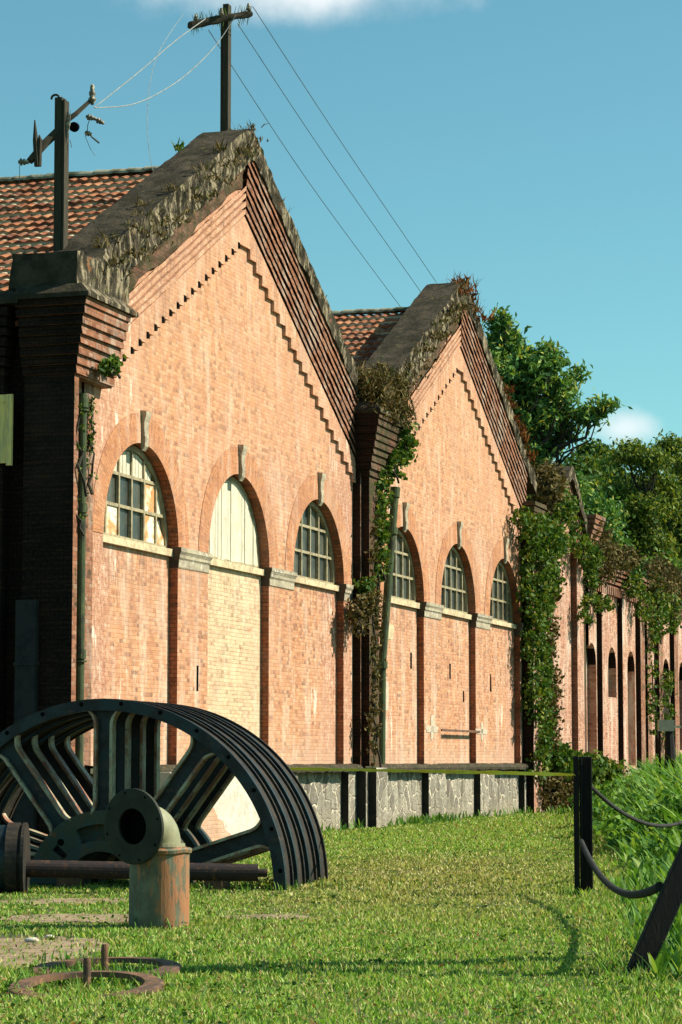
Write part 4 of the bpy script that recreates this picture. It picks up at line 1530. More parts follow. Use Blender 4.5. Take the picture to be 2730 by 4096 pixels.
# trees beyond the ruins
tree('broadleaf_tree', 12.0, 112, 0, bl(12.0, 112, [
    (2150, 2050, 100, 90), (2260, 1990, 100, 80), (2360, 2080, 110, 90), (2250, 2180, 110, 80), (2400, 2190, 90, 80), (2120, 2200, 80, 80)], 112),
    0.4, 15000, 0.30, M['leaf'], 'bushy dark green tree directly behind the ruined gable', 'trees beyond the halls', clump=0.8, per=16)
tree('broadleaf_tree', 15.2, 118, 0, bl(15.2, 118, [
    (2500, 1830, 55, 28), (2540, 1790, 50, 25), (2600, 1850, 60, 35), (2470, 2000, 70, 55), (2560, 2050, 90, 60), (2640, 1960, 70, 60), (2480, 2150, 80, 60), (2600, 2200, 90, 60), (2450, 2310, 70, 40)], 118),
    0.33, 15000, 0.27, M['leafy'], 'spreading yellow green tree with open crown and pale leaning trunk above the arcade', 'trees beyond the halls', clump=0.6, per=12, shell=0.3)
tree('broadleaf_tree', 17.6, 124, 0, bl(17.6, 124, [
    (2700, 1790, 60, 45), (2740, 1880, 60, 60), (2690, 2050, 60, 60), (2750, 2150, 80, 90), (2700, 2300, 70, 60)], 124),
    0.3, 9000, 0.27, M['leafy'], 'tall open crowned tree at the right edge of the woods', 'trees beyond the halls', clump=0.6, per=12, shell=0.3)
tree('broadleaf_tree', 13.0, 108, 0, bl(13.0, 108, [
    (2420, 2330, 60, 45), (2500, 2420, 50, 35), (2560, 2350, 70, 50), (2680, 2420, 80, 60), (2650, 2300, 70, 60), (2360, 2260, 55, 55)], 108),
    0.25, 9000, 0.25, M['leaf'], 'low leafy tree spilling over the arcade cornice', 'trees beyond the halls', clump=0.6, per=12)

# wooded hill behind
hl = MB()
P = []
for j in range(26):
    y = 135 + j * 12
    row = []
    for i in range(30):
        x = -40 + i * 6
        h = 9 * math.exp(-((x - 22) / 34) ** 2) * min(1, (y - 135) / 70) + 3 * vnoise(x * 0.05, y * 0.04)
        row.append((x, y, max(-0.5, h) - 0.5))
    P.append(row)
hl.grid(P)
hill = hl.build('hill', M['ground'], smooth=True)
tag(hill, 'wooded hillside rising behind the ruins', None, None, 'structure')
bls = []
for (px_, py_, rx, rz, Z) in [(2370, 1830, 70, 60, 190), (2330, 1900, 80, 70, 180), (2440, 1900, 70, 60, 185), (2520, 1960, 70, 60, 190), (2570, 1990, 60, 55, 185), (2380, 2000, 110, 80, 170), (2500, 2080, 100, 80, 165),
                              (2620, 2050, 100, 70, 185), (2720, 2030, 90, 70, 185), (2650, 2160, 110, 80, 165), (2300, 2080, 100, 90, 160), (2200, 2120, 100, 90, 160), (2420, 2200, 120, 90, 155), (2560, 2260, 120, 90, 150), (2700, 2280, 120, 90, 150),
                              (2300, 2300, 110, 90, 150), (2450, 2400, 120, 90, 145), (2620, 2420, 120, 90, 145), (2740, 2450, 100, 100, 145), (2500, 2560, 120, 90, 142), (2680, 2600, 120, 100, 142), (2200, 2300, 110, 90, 150), (2860, 2200, 120, 120, 150), (2900, 2450, 140, 120, 145), (2620, 2760, 120, 100, 140), (2760, 2800, 120, 100, 140)]:
    p = wp(px_, py_, Z)
    k = Z / 10000
    bls.append((p.x, p.y, p.z, rx * k, rx * k, rz * k))
wood = crown('far_wood', bls, 60000, 0.42, M['leaf2'], None, droop=0.2, clump=0.8, per=14, shell=0.55, aspect=0.6)
tag(wood, 'dark green wood covering the hillside behind the ruins', None, None, 'stuff')

# ------------------------------------------------------------------ ivy, weeds
def ivy(name, label, cat, blobs_fac, nleaf, size, mat, group=None, stems=(), per=10, clump=0.25, droop=0.5, nrm=True, aspect=0.7, shell=0.45, stemmat='bark'):
    """blobs in facade coordinates (s, n, z, rs, rn, rz)"""
    c = np.mean(np.array([b[:3] for b in blobs_fac]), axis=0)
    root = empty(name, fw(c[0], 0, 0), FROT, label, cat, group)
    B = [(b[0] - c[0], -b[1], b[2], b[3], b[4], b[5]) for b in blobs_fac]
    crown('foliage', B, nleaf, size, M[mat], root, droop=droop, clump=clump, per=per, shell=shell, aspect=aspect)
    for k in range(max(3, len(B))):
        t = MB()
        b = B[k % len(B)]
        x = b[0] + rnd.uniform(-.5, .5) * b[3]
        zlo, zhi = b[2] - b[5] * 1.05, b[2] + b[5] * 0.8
        pts = [(x + 0.15 * vnoise(q * 1.3, k * 3.1), b[1] - b[4] * 0.2 + 0.08 * vnoise(q * 1.1, k), zlo + (zhi - zlo) * q / 6) for q in range(7)]
        t.tube(pts, [0.03 * (1 - 0.1 * q) for q in range(7)], 5)
        t.build('stem', M[stemmat], root)
    return root


def tufts(name, label, pts, nper, hgt, wid, mat, cat='weeds', spread=0.25, lean=0.5, group=None, root_at=None):
    """grassy tufts rooted at points (facade coords)"""
    base = np.repeat(np.array([list(fw(*p)) for p in pts]), nper, axis=0)
    c = base.mean(axis=0)
    c[2] = base[:, 2].min()
    n = len(base)
    base = base - c + rng.normal(size=(n, 3)) * np.array([spread, spread, 0.02])
    d = rng.normal(size=(n, 3)) * lean
    d[:, 2] = np.abs(d[:, 2]) * 0.3 + 1
    d /= np.linalg.norm(d, axis=1)[:, None]
    h = hgt * rng.uniform(0.35, 1.2, size=(n, 1))
    side = np.cross(d, rng.normal(size=(n, 3)))
    side /= np.linalg.norm(side, axis=1)[:, None]
    bend = rng.normal(size=(n, 3)) * h * 0.3
    mid_ = base + d * h * 0.55
    tip = base + d * h + bend - np.array([0, 0, 1]) * h * 0.15
    wv = wid * rng.uniform(0.6, 1.3, size=(n, 1))
    V = np.stack([base - side * wv * 0.4, base + side * wv * 0.4, mid_ + side * wv * 0.5, tip, mid_ - side * wv * 0.5], axis=1).reshape(-1, 3)
    F = np.arange(5 * n).reshape(-1, 5)
    o = np_mesh(name, V, F, M[mat])
    o.location = Vector(c)
    return tag(o, label, cat, group)


# ivy on the second hall's right pier, down to the plinth
ivy('ivy', 'great mass of green ivy hanging down the right pier of the second hall', 'ivy', [
    (17.9, 0.4, 8.75, 0.7, 0.25, 0.3), (18.8, 0.5, 8.4, 0.9, 0.4, 0.6), (20.0, 0.6, 8.3, 1.0, 0.5, 0.7), (21.3, 0.6, 8.3, 0.9, 0.4, 0.4), (19.3, 0.5, 7.4, 1.0, 0.4, 0.7), (20.7, 0.5, 7.2, 0.9, 0.4, 0.6),
    (18.5, 0.3, 6.5, 0.3, 0.2, 0.5), (19.6, 0.45, 6.2, 0.9, 0.35, 0.8), (19.4, 0.4, 5.0, 0.8, 0.35, 0.9), (20.2, 0.4, 4.1, 0.6, 0.3, 0.9), (19.4, 0.4, 3.4, 0.55, 0.3, 0.8), (20.1, 0.4, 2.5, 0.7, 0.3, 0.8), (19.6, 0.4, 1.6, 0.7, 0.3, 0.6)],
    9500, 0.145, 'ivy', per=10, clump=0.2, shell=0.35)
ivy('creeper', 'tangled olive creeper between the ivy and the ruined gable', 'creeper', [
    (21.0, 0.35, 5.6, 0.7, 0.25, 1.4), (21.3, 0.35, 3.4, 0.6, 0.25, 1.5), (21.3, 0.35, 1.8, 0.6, 0.3, 0.8), (22.1, 0.25, 7.0, 0.5, 0.2, 0.7)], 4200, 0.14, 'ivydk', clump=0.22)
ivy('ivy', 'leafy creeper draped over the ruined gable top', 'ivy', [
    (24.0, 0.4, 9.1, 0.8, 0.4, 0.5), (25.6, 0.5, 8.5, 0.7, 0.3, 0.35), (26.8, 0.5, 8.3, 0.8, 0.4, 0.4), (23.0, 0.3, 9.6, 1.0, 0.5, 0.6), (26.3, 0.5, 6.5, 0.35, 0.25, 0.5), (27.6, 0.3, 7.5, 0.5, 0.3, 0.7)],
    3000, 0.15, 'ivy', clump=0.18)
ivy('dry_creeper', 'dry brown creeper over the crest of the ruined gable', 'creeper', [
    (21.7, 0.2, 10.0, 0.9, 0.4, 0.8), (23.0, 0.1, 10.4, 0.8, 0.4, 0.5)], 2400, 0.15, 'ivydk', clump=0.22)
# valley between the halls
ivy('dry_creeper', 'dry grassy growth filling the valley between the two halls', 'creeper', [
    (2.6, 0.3, 10.5, 0.8, 0.6, 0.45), (3.9, 0.3, 10.6, 0.9, 0.5, 0.6), (2.7, 0.7, 10.0, 0.9, 0.25, 0.3), (3.8, 0.7, 9.95, 0.6, 0.25, 0.3)], 6500, 0.15, 'ivydk', clump=0.2, aspect=0.25)
ivy('ivy', 'small green creeper hanging over the pier head between the halls', 'ivy', [
    (4.1, 0.75, 9.5, 0.45, 0.2, 0.35), (4.6, 0.5, 9.15, 0.5, 0.2, 0.3), (3.6, 0.6, 8.7, 0.35, 0.2, 0.4)], 750, 0.17, 'ivy', clump=0.15)
ivy('ivy', 'fern like ivy running down the pier beside the leaning drainpipe', 'ivy', [
    (3.1, 0.42, 8.0, 0.35, 0.15, 0.6), (3.0, 0.42, 7.2, 0.4, 0.15, 0.5), (2.9, 0.45, 6.3, 0.35, 0.12, 0.4), (2.2, 0.3, 5.7, 0.25, 0.15, 0.3)], 1900, 0.12, 'ivy', clump=0.15)
ivy('creeper', 'dark creeper clinging to the full height of the pier between the halls', 'creeper', [
    (2.7, 0.42, 6.4, 0.45, 0.06, 1.3), (2.6, 0.42, 4.2, 0.35, 0.05, 1.4), (2.5, 0.42, 2.4, 0.4, 0.05, 1.0)], 1500, 0.1, 'ivydk', clump=0.12)
ivy('dry_creeper', 'brown and green tuft clinging to the pier beside the third arched window', 'creeper', [
    (1.6, 0.3, 5.0, 0.3, 0.15, 0.45), (2.1, 0.35, 5.3, 0.35, 0.15, 0.3)], 900, 0.12, 'ivydk', clump=0.15)
ivy('ivy', 'leafy sprig under the corbelled head of the near corner pier', 'ivy', [
    (-13.9, 0.5, 8.5, 0.28, 0.12, 0.15), (-13.5, 0.42, 8.65, 0.2, 0.1, 0.12)], 260, 0.12, 'ivy', clump=0.1)
ivy('ivy', 'thin creeper climbing beside the near drainpipe', 'ivy', [
    (-13.7, 0.08, 7.6, 0.14, 0.06, 0.5), (-13.75, 0.08, 6.9, 0.12, 0.05, 0.6), (-14.5, 0.22, 7.0, 0.08, 0.05, 0.8), (-14.5, 0.22, 5.9, 0.06, 0.05, 0.4)], 420, 0.06, 'ivy', clump=0.07)
# arcade growth
ivy('dry_creeper', 'tangled bare twigs and leaves on the arcade cornice', 'creeper', [
    (29.0, 0.5, 8.2, 0.8, 0.5, 0.7), (30.5, 0.4, 8.7, 1.2, 0.5, 0.5), (33, 0.4, 8.7, 1.5, 0.5, 0.4), (28.8, 0.3, 9.0, 0.8, 0.5, 0.7), (40, 0.4, 8.4, 1.8, 0.5, 0.9), (44, 0.4, 8.3, 1.8, 0.5, 0.8)], 6000, 0.14, 'ivydk', clump=0.25)
ivy('ivy', 'green creeper trailing down the arcade wall', 'ivy', [
    (34.5, 0.5, 7.9, 0.9, 0.3, 0.5), (36.5, 0.5, 7.2, 0.5, 0.3, 0.5), (29.5, 0.4, 6.9, 0.9, 0.3, 0.3), (39, 0.5, 7.2, 1.2, 0.3, 1.2), (42, 0.5, 7.5, 1.6, 0.3, 1.0), (38.6, 0.4, 4.5, 0.3, 0.2, 2.0), (41.6, 0.4, 3.5, 0.6, 0.2, 1.5)], 3800, 0.15, 'ivy', clump=0.2)
ivy('hedge', 'brown and green scrub in front of the plinth beyond the second hall', 'scrub', [
    (21.0, 0.5, 0.7, 1.3, 0.35, 0.6), (23.5, 0.5, 0.7, 1.6, 0.35, 0.6), (26.5, 0.6, 0.7, 1.6, 0.35, 0.6), (29.5, 0.6, 0.8, 1.6, 0.4, 0.7)], 7500, 0.13, 'ivydk', clump=0.25)
ivy('shrub', 'leafy green shrub at the foot of the ivy', 'shrub', [
    (21.5, 0.7, 1.5, 0.8, 0.4, 0.5), (24.5, 0.8, 1.3, 1.2, 0.5, 0.5), (27.0, 0.8, 1.2, 1.0, 0.5, 0.5)], 2600, 0.2, 'ivy', clump=0.3)

# weeds on copings
def on_coping(S0, x, dn=0.1, dz=0.0, pk=PEAK):
    return (S0 + x, dn, pk - SL * abs_s(x) + dz)


tufts('weeds', 'green weeds sprouting from the left rake of the nearest gable', [on_coping(S1, x, rnd.uniform(-.2, .32)) for x in (-7.6, -7.3, -6.6, -5.9, -5.2, -4.4, -3.1, -1.8, -0.2, 0.2)], 22, 0.2, 0.025, 'ivydk', spread=0.12)
tufts('weeds', 'dry fringe of grass along the front of the nearest gable coping', [on_coping(S1, -8 + 0.22 * k, 0.34, -0.15 - 0.6 * rnd.random()) for k in range(38)], 14, 0.16, 0.03, 'ivydk', spread=0.1)
tufts('weeds', 'low weeds along the right rake of the nearest gable', [on_coping(S1, 0.4 + 0.33 * k, rnd.uniform(0.0, .15), -0.12) for k in range(24)], 9, 0.2, 0.02, 'ivydk', spread=0.05)
tufts('weeds', 'rust red and green weeds on the peak of the second gable', [on_coping(S2, x, rnd.uniform(0, .34), -rnd.random() * .3) for x in (-0.5, -0.2, 0, 0.2, 0.5, 0.8, 1.1, 1.5)], 40, 0.34, 0.03, 'rustweed', spread=0.15)
tufts('weeds', 'mossy fringe down the left rake of the second gable', [on_coping(S2, -8 + 0.2 * k, 0.33, -0.1 - 0.7 * rnd.random()) for k in range(40)], 18, 0.2, 0.035, 'ivydk', spread=0.12)
tufts('weeds', 'rust red creeper down the right rake of the second gable', [on_coping(S2, 4.2 + 0.16 * k, rnd.uniform(0.1, .34), -rnd.random() * .25) for k in range(24)], 22, 0.24, 0.035, 'rustweed', spread=0.06)
tufts('weeds', 'tall green weeds in the valley behind the pier head', [(3.0 + rnd.uniform(-.8, 1.3), rnd.uniform(-.3, .7), 9.95) for k in range(26)], 26, 0.95, 0.03, 'ivydk', spread=0.15, lean=0.25)
tufts('weeds', 'leafy sprig beside the pole on the nearest gable peak', [(S1 - 1.75, -0.75, 14.0)], 16, 0.32, 0.05, 'ivy', spread=0.04)

# ------------------------------------------------------------------ utility poles and wires
def insulator(parent, p, r=0.07, h=0.2, axis=(0, 0, 1)):
    mb = MB()
    p = Vector(p)
    ax = Vector(axis).normalized()
    prof = [(0, 0.4), (0.1, 0.5), (0.2, 1.0), (0.32, 0.95), (0.38, 0.55), (0.5, 0.85), (0.62, 0.8), (0.7, 0.5), (0.85, 0.6), (1.0, 0.35)]
    mb.tube([p + ax * h * t_ for t_, _ in prof], [r * q for _, q in prof], 10)
    return mb.build('insulator', M['insul'], parent, smooth=True)


p1 = empty('utility_pole', fw(-3.44, -1.2, 12.6), FROT, 'tall square pole with weedy crossarm rising behind the nearest gable peak', 'utility pole', 'utility poles on the roofs')
mb = MB()
mb.box(-0.11, 0.09, -0.095, 0.04, 0, 5.68)
mb.box(-0.08, 0.14, 0.05, 0.10, 0, 5.58)
mb.build('pole', M['timber'], p1, bevel=0.01)
ca = empty('tmp', (0, 0, 0))
bpy.data.objects.remove(ca)
# crossarm runs across the view; local x is along facade, -y out of it
q0, q1 = fw(-3.44, -1.2, 12.6), None
inv = Matrix.Rotation(-FROT, 4, 'Z')


def loc1(px_, py_, Z, root):
    return inv @ (wp(px_, py_, Z) - root.location)


Zp = 53.9
A = loc1(760, 100, Zp - 0.25, p1)
B = loc1(1003, 55, Zp + 0.1, p1)
mb = MB()
n = 22
P = []
for i in range(n + 1):
    t_ = i / n
    c = A.lerp(B, t_)
    ring = []
    for j in range(10):
        a = 2 * math.pi * j / 10
        rr = (0.105 - 0.03 * t_) * (1 + 0.28 * vnoise(t_ * 9, j * 0.9))
        ring.append(c + Vector((0, 0.7, 0)) * rr * math.cos(a) + Vector((0, 0, 1)) * rr * math.sin(a))
    P.append(ring)
mb.grid(P, close=True)
mb.poly(P[0])
mb.poly(list(reversed(P[-1])))
arm = mb.build('crossarm', M['timber'], p1)
for (ix, iy) in ((785, 72), (886, 48), (995, 30)):
    insulator(arm, loc1(ix, iy, Zp - 0.1, p1) - Vector((0, 0, 0.08)), 0.062, 0.17)
mb = MB()
for k in range(60):
    t_ = rnd.random()
    c = A.lerp(B, t_)
    up = 1 if rnd.random() < 0.6 else -1
    d = Vector((rnd.uniform(-.4, .4), rnd.uniform(-.4, .4), up)).normalized() * rnd.uniform(0.1, 0.24)
    mb.tube([c + Vector((0, 0, up * 0.05)), c + d * 0.6 + Vector((0, 0, up * 0.05)), c + d + Vector((rnd.uniform(-.05, .05), 0, up * 0.05))], [0.009, 0.006, 0.003], 4)
mb.build('epiphyte', M['ivy'], arm)

Zq = 44.8
p2 = empty('utility_pole', fw(-13.2, -0.82, 9.9), FROT, 'square pole with broken crossarm standing beside the near corner pier', 'utility pole', 'utility poles on the roofs')
mb = MB()
bs, tp = loc1(234, 1045, Zq, p2), loc1(240, 395, Zq, p2)
P = []
for c in (bs - Vector((0, 0, 0.3)), tp):
    P.append([c + Vector(v_) for v_ in ((-0.11, -0.09, 0), (0.1, -0.09, 0), (0.1, 0.05, 0), (-0.11, 0.05, 0))])
mb.grid(P, close=True)
mb.poly(P[1])
P = []
for c in (bs - Vector((0, 0, 0.3)), tp - Vector((0, 0, 0.05))):
    P.append([c + Vector(v_) for v_ in ((-0.1, -0.145, 0), (0.1, -0.145, 0), (0.1, -0.1, 0), (-0.1, -0.1, 0))])
mb.grid(P, close=True)
mb.poly(P[1])
pl = mb.build('pole', M['timber'], p2)
# hook on top
mb = MB()
hc = loc1(222, 392, Zq, p2)
mb.tube([hc + Vector((0.0, 0.075 * math.cos(a), 0.06 * math.sin(a))) for a in [math.pi * (-0.1 + 1.25 * k / 9) for k in range(10)]], 0.022, 7)
mb.build('hook', M['timber'], p2)
# broken crossarm: lower left arm and upper right arm
mb = MB()
mb.tube([loc1(238, 520, Zq, p2), loc1(180, 575, Zq - 0.15, p2), loc1(120, 645, Zq - 0.3, p2)], [0.085, 0.08, 0.07], 6)
mb.tube([loc1(245, 500, Zq, p2), loc1(305, 455, Zq + 0.1, p2), loc1(365, 400, Zq + 0.3, p2)], [0.06, 0.05, 0.04], 6)
a2 = mb.build('crossarm', M['timber'], p2)
mb = MB()
tip = loc1(140, 480, Zq - .3, p2)
for (dx, top_, w0) in ((0, 480, 0.055), (18, 540, 0.045)):
    t0 = loc1(140 + dx, top_, Zq - .3, p2)
    m1 = loc1(143 + dx, 560, Zq - .3, p2)
    b0 = loc1(150 + dx * .4, 665, Zq - .3, p2)
    mb.tube([t0, m1, b0], [0.012, w0, w0 * 1.1], 6)
mb.build('splintered_bracket', M['timber'], p2)
insulator(a2, loc1(74, 648, Zq - .3, p2), 0.07, 0.2, inv @ Vector((1, 0, 0)))
insulator(a2, loc1(370, 372, Zq + .3, p2) - Vector((0, 0, 0.22)), 0.075, 0.38)
insulator(a2, loc1(345, 465, Zq + .3, p2), 0.06, 0.2, inv @ Vector((1, 0, -0.3)))
insulator(a2, loc1(385, 478, Zq + .3, p2), 0.06, 0.17, inv @ Vector((1, 0, -0.5)))
insulator(a2, loc1(340, 530, Zq + .3, p2), 0.06, 0.14, inv @ Vector((1, 0, -0.3)))
mb = MB()
mb.tube([loc1(365, 545, Zq + .3, p2), loc1(398, 572, Zq + .3, p2)], [0.018, 0.02], 6)
mb.tube([loc1(362, 470, Zq + .3, p2), loc1(352, 500, Zq + .3, p2), loc1(350, 528, Zq + .3, p2)], [0.008] * 3, 4)
mb.tube([loc1(342, 545, Zq + .3, p2), loc1(360, 590, Zq + .3, p2), loc1(380, 622, Zq + .3, p2)], [0.005] * 3, 4)
mb.tube([loc1(281, 560, Zq, p2), loc1(288, 590, Zq, p2)], [0.008] * 2, 4)
mb.tube([loc1(79, 660, Zq - .3, p2), loc1(80, 730, Zq - .3, p2)], [0.006] * 2, 4)
mb.build('loose_wire', M['wire'], p2)
# round drum lamp housing
mb = MB()
c = loc1(298, 508, Zq, p2)
P = []
for (f, r_) in ((-1, 0.0), (-1, 0.07), (-0.6, 0.09), (0.6, 0.09), (1, 0.06), (1, 0)):
    P.append([c + (inv @ Vector((0.3, 1, 0))) * f * 0.05 + (inv @ Vector((1, -0.3, 0))) * r_ * math.cos(a) + Vector((0, 0, 1)) * r_ * math.sin(a) for a in [2 * math.pi * k / 14 for k in range(14)]])
mb.grid(P, close=True)
mb.build('drum', M['dark'], p2)
mb = MB()
for k in range(9):
    x_ = 272 + rnd.uniform(-6, 14)
    mb.tube([loc1(x_, 430 + rnd.uniform(0, 50), Zq - .1, p2), loc1(x_ - 4, 500, Zq - .1, p2), loc1(268, 570, Zq - .1, p2)], [0.004, 0.014, 0.008], 5)
mb.build('frayed_strap', M['insul'], p2)


def wire(name, pts, r, mat, label, group='wires strung between the poles'):
    pts = [Vector(p) for p in pts]
    c = pts[0]
    mb = MB()
    out = []
    n = len(pts)
    # smooth through the points
    for i in range(n - 1):
        p_a = pts[max(0, i - 1)]
        p_d = pts[min(n - 1, i + 2)]
        for k in range(8):
            t_ = k / 8
            t2, t3 = t_ * t_, t_ ** 3
            out.append(0.5 * ((2 * pts[i]) + (-p_a + pts[i + 1]) * t_ + (2 * p_a - 5 * pts[i] + 4 * pts[i + 1] - p_d) * t2 + (-p_a + 3 * pts[i] - 3 * pts[i + 1] + p_d) * t3) - c)
    out.append(pts[-1] - c)
    mb.tube(out, r, 5)
    o = mb.build(name, M[mat])
    o.location = c
    return tag(o, label, 'wire', group)


wire('overhead_wire', [wp(1012, 26, Zp), wp(1380, 590, 64), wp(1747, 1130, 74)], 0.009, 'wire', 'rightmost thin dark wire sloping down from the pole to the second gable')
wire('overhead_wire', [wp(952, 95, Zp), wp(1300, 620, 64), wp(1700, 1190, 74)], 0.009, 'wire', 'middle thin dark wire sloping down from the pole to the second gable')
wire('overhead_wire', [wp(835, 120, Zp), wp(1230, 720, 64), wp(1620, 1250, 74)], 0.009, 'wire', 'lowest thin dark wire sloping down to the second hall roof ridge')
wire('overhead_wire', [wp(378, 430, 45), wp(560, 285, 48), wp(700, 165, 51), wp(830, 70, Zp)], 0.011, 'wirepale', 'upper pale wire strung from the near pole to the crossarm')
wire('overhead_wire', [wp(382, 432, 45), wp(540, 415, 48), wp(690, 340, 50), wp(800, 250, 52), wp(880, 160, 53.4), wp(945, 60, Zp - .3)], 0.011, 'wirepale', 'sagging pale wire strung from the near pole to the tall pole')
wire('overhead_wire', [wp(735, 55, Zp), wp(640, 200, 52), wp(600, 340, 51), wp(590, 500, 50), wp(600, 620, 49.5), wp(625, 725, 49)], 0.006, 'wirepale', 'hair thin loose wire hanging from the crossarm to the tiled roof')

# ------------------------------------------------------------------ the big half wheel
WA = R(12)
wheel = empty('winding_wheel', (-3.0, 31.55, 0), -WA, 'huge half buried iron winding wheel with four spoked rims on the lawn', 'wheel')
Rw = 2.37


def ring_half(mb, r0, r1, y0, y1, m=0, a0=-0.06, a1=math.pi + 0.06, N=72):
    P = []
    for k in range(N + 1):
        a = a0 + (a1 - a0) * k / N
        c_, s_ = math.cos(a), math.sin(a)
        P.append([(r0 * c_, y0, r0 * s_), (r1 * c_, y0, r1 * s_), (r1 * c_, y1, r1 * s_), (r0 * c_, y1, r0 * s_)])
    mb.grid(P, m, close=True)
    mb.poly(P[0], m)
    mb.poly(list(reversed(P[-1])), m)


for j in range(4):
    y0 = j * 0.67
    mb = MB()
    # rim: face flange, tread, and small outer lip
    ring_half(mb, Rw - 0.15, Rw, y0, y0 + 0.05, 0)
    ring_half(mb, Rw - 0.13, Rw - 0.012, y0 + 0.05, y0 + 0.12, 0)
    ring_half(mb, Rw - 0.13, Rw - 0.035, y0 + 0.12, y0 + 0.42, 1)
    ring_half(mb, Rw - 0.15, Rw - 0.002, y0 + 0.42, y0 + 0.47, 1)
    rim = mb.build('rim', [M['iron'], M['rim']], wheel)
    for k in range(14):
        mb = MB()
        a = R(6 + k * 13.0)
        c_ = Vector(((Rw - 0.055) * math.cos(a), y0 - 0.003, (Rw - 0.055) * math.sin(a)))
        mb.tube([c_, c_ + Vector((0, 0.02, 0))], 0.028, 10)
        if j == 0 or k in (2, 3, 4):
            mb.build('bolt_hole', M['dark'], rim)
    for a_deg in (18, 54, 90, 126, 162):
        a = R(a_deg)
        ra, rb = 0.92, Rw - 0.15
        mb = MB()
        N = 30
        L_ = []
        for k in range(N + 1):
            t_ = k / N
            r_ = ra + (rb - ra) * t_
            e0 = max(0, 1 - t_ / 0.12)
            e1 = max(0, (t_ - 0.86) / 0.14)
            wd = 0.105 + 0.05 * e0 ** 2 + 0.085 * e1 ** 2.2
            L_.append((r_, wd))
        # flanges
        for sg in (-1, 1):
            P = []
            for (r_, wd) in L_:
                th = 0.018
                row = []
                for (w2, y2) in ((wd - th, y0 + 0.02), (wd + th, y0 + 0.02), (wd + th, y0 + 0.18), (wd - th, y0 + 0.18)):
                    tx_, rx_ = sg * w2, r_
                    x_ = rx_ * math.cos(a) - tx_ * math.sin(a)
                    z_ = rx_ * math.sin(a) + tx_ * math.cos(a)
                    row.append((x_, y2, z_))
                P.append(row)
            mb.grid(P, 0, close=True)
        # web
        P = []
        for (r_, wd) in L_:
            row = []
            for (w2, y2) in ((-wd, y0 + 0.11), (wd, y0 + 0.11), (wd, y0 + 0.175), (-wd, y0 + 0.175)):
                row.append((r_ * math.cos(a) - w2 * math.sin(a), y2, r_ * math.sin(a) + w2 * math.cos(a)))
            P.append(row)
        mb.grid(P, 1, close=True)
        mb.build('spoke', [M['ironlit'], M['iron']], wheel)
    mb = MB()
    ring_half(mb, 0.80, 0.97, y0 + 0.02, y0 + 0.30, 0, N=40)
    ring_half(mb, 0.46, 0.60, y0 - 0.03, y0 + 0.36, 0, N=30)
    ring_half(mb, 0.6, 0.8, y0 + 0.16, y0 + 0.2, 0, N=30)
    for (c0, hw) in ((20, 16), (54, 11), (126, 11), (160, 16)):
        ring_half(mb, 0.58, 0.83, y0 + 0.0, y0 + 0.28, 0, R(c0 - hw), R(c0 + hw), 8)
    hub = mb.build('hub', M['hubiron'], wheel)
    for (rr, ad) in ((0.78, 133), (0.66, 157), (0.78, 47), (0.66, 23)):
        mb = MB()
        a = R(ad)
        c_ = Vector((rr * math.cos(a), y0 - 0.003, rr * math.sin(a)))
        mb.tube([c_, c_ + Vector((0, 0.02, 0))], 0.045, 12)
        if j == 0:
            mb.build('bolt_hole', M['dark'], hub)
# supports
mb = MB()
for (x_, y_) in ((-1.4, -0.1), (-0.4, -0.1), (0.9, 0.1), (1.5, -0.1), (1.2, 1.4), (-1.0, 1.4)):
    mb = MB()
    mb.box(x_ - 0.12, x_ + 0.12, y_ - 0.1, y_ + 0.3, -0.02, 0.13, 0, 0.02)
    mb.build('timber_block', M['rust'], wheel)


# wheelset with axle shaft
ws = empty('axle_wheelset', (-3.93, 30.4, 0), R(1.5), 'dark drum wheels on a long rusty axle lying in front of the big wheel', 'wheelset')
mb = MB()
mb.tube([(0, 0, 0.30), (2.93, 0, 0.245)], 0.105, 18)
mb.tube([(2.93, 0, 0.245), (3.04, 0, 0.243)], 0.05, 12)
mb.build('axle', M['shaft'], ws)


def disc(mb, x0, x1, r0, r1, cz, seg=40, m=0):
    P = []
    for (x_, r_) in ((x0, 0.0), (x0, r0), (x1, r1), (x1, 0.0)):
        P.append([(x_, r_ * math.cos(2 * math.pi * k / seg), cz + r_ * math.sin(2 * math.pi * k / seg)) for k in range(seg)])
    mb.grid(P, m, close=True)


for (x0, x1, r0, r1, mt) in ((-0.45, -0.30, 0.49, 0.48, 'iron'), (-0.30, -0.08, 0.43, 0.43, 'iron'), (-0.08, 0.06, 0.46, 0.46, 'rim'), (0.06, 0.10, 0.43, 0.43, 'rim'), (0.10, 0.14, 0.46, 0.46, 'rim')):
    mb = MB()
    disc(mb, x0, x1, r0, r1, 0.39)
    mb.build('drum_wheel', M[mt], ws)

# ------------------------------------------------------------------ elbow pipe
el = empty('elbow_pipe', (-1.75, 24.32, 0), 0, 'rusty green standing pipe topped by an elbow with a large round flange', 'pipe')
mb = MB()
seg = 48
P = []
prof = [(0.292, -0.05), (0.292, 0.3), (0.29, 0.66), (0.292, 0.70), (0.31, 0.715), (0.315, 0.745), (0.30, 0.76), (0.25, 0.765), (0.0, 0.765)]
for (r_, z_) in prof:
    P.append([(r_ * (1 + 0.012 * vnoise(k * 0.6, z_ * 5)) * math.cos(2 * math.pi * k / seg), r_ * math.sin(2 * math.pi * k / seg), z_ + (0.008 * vnoise(k * 0.5, 3) if z_ > 0.5 else 0)) for k in range(seg)])
mb.grid(P, close=True)
mb.build('standpipe', M['valve'], el, smooth=False)
mb = MB()
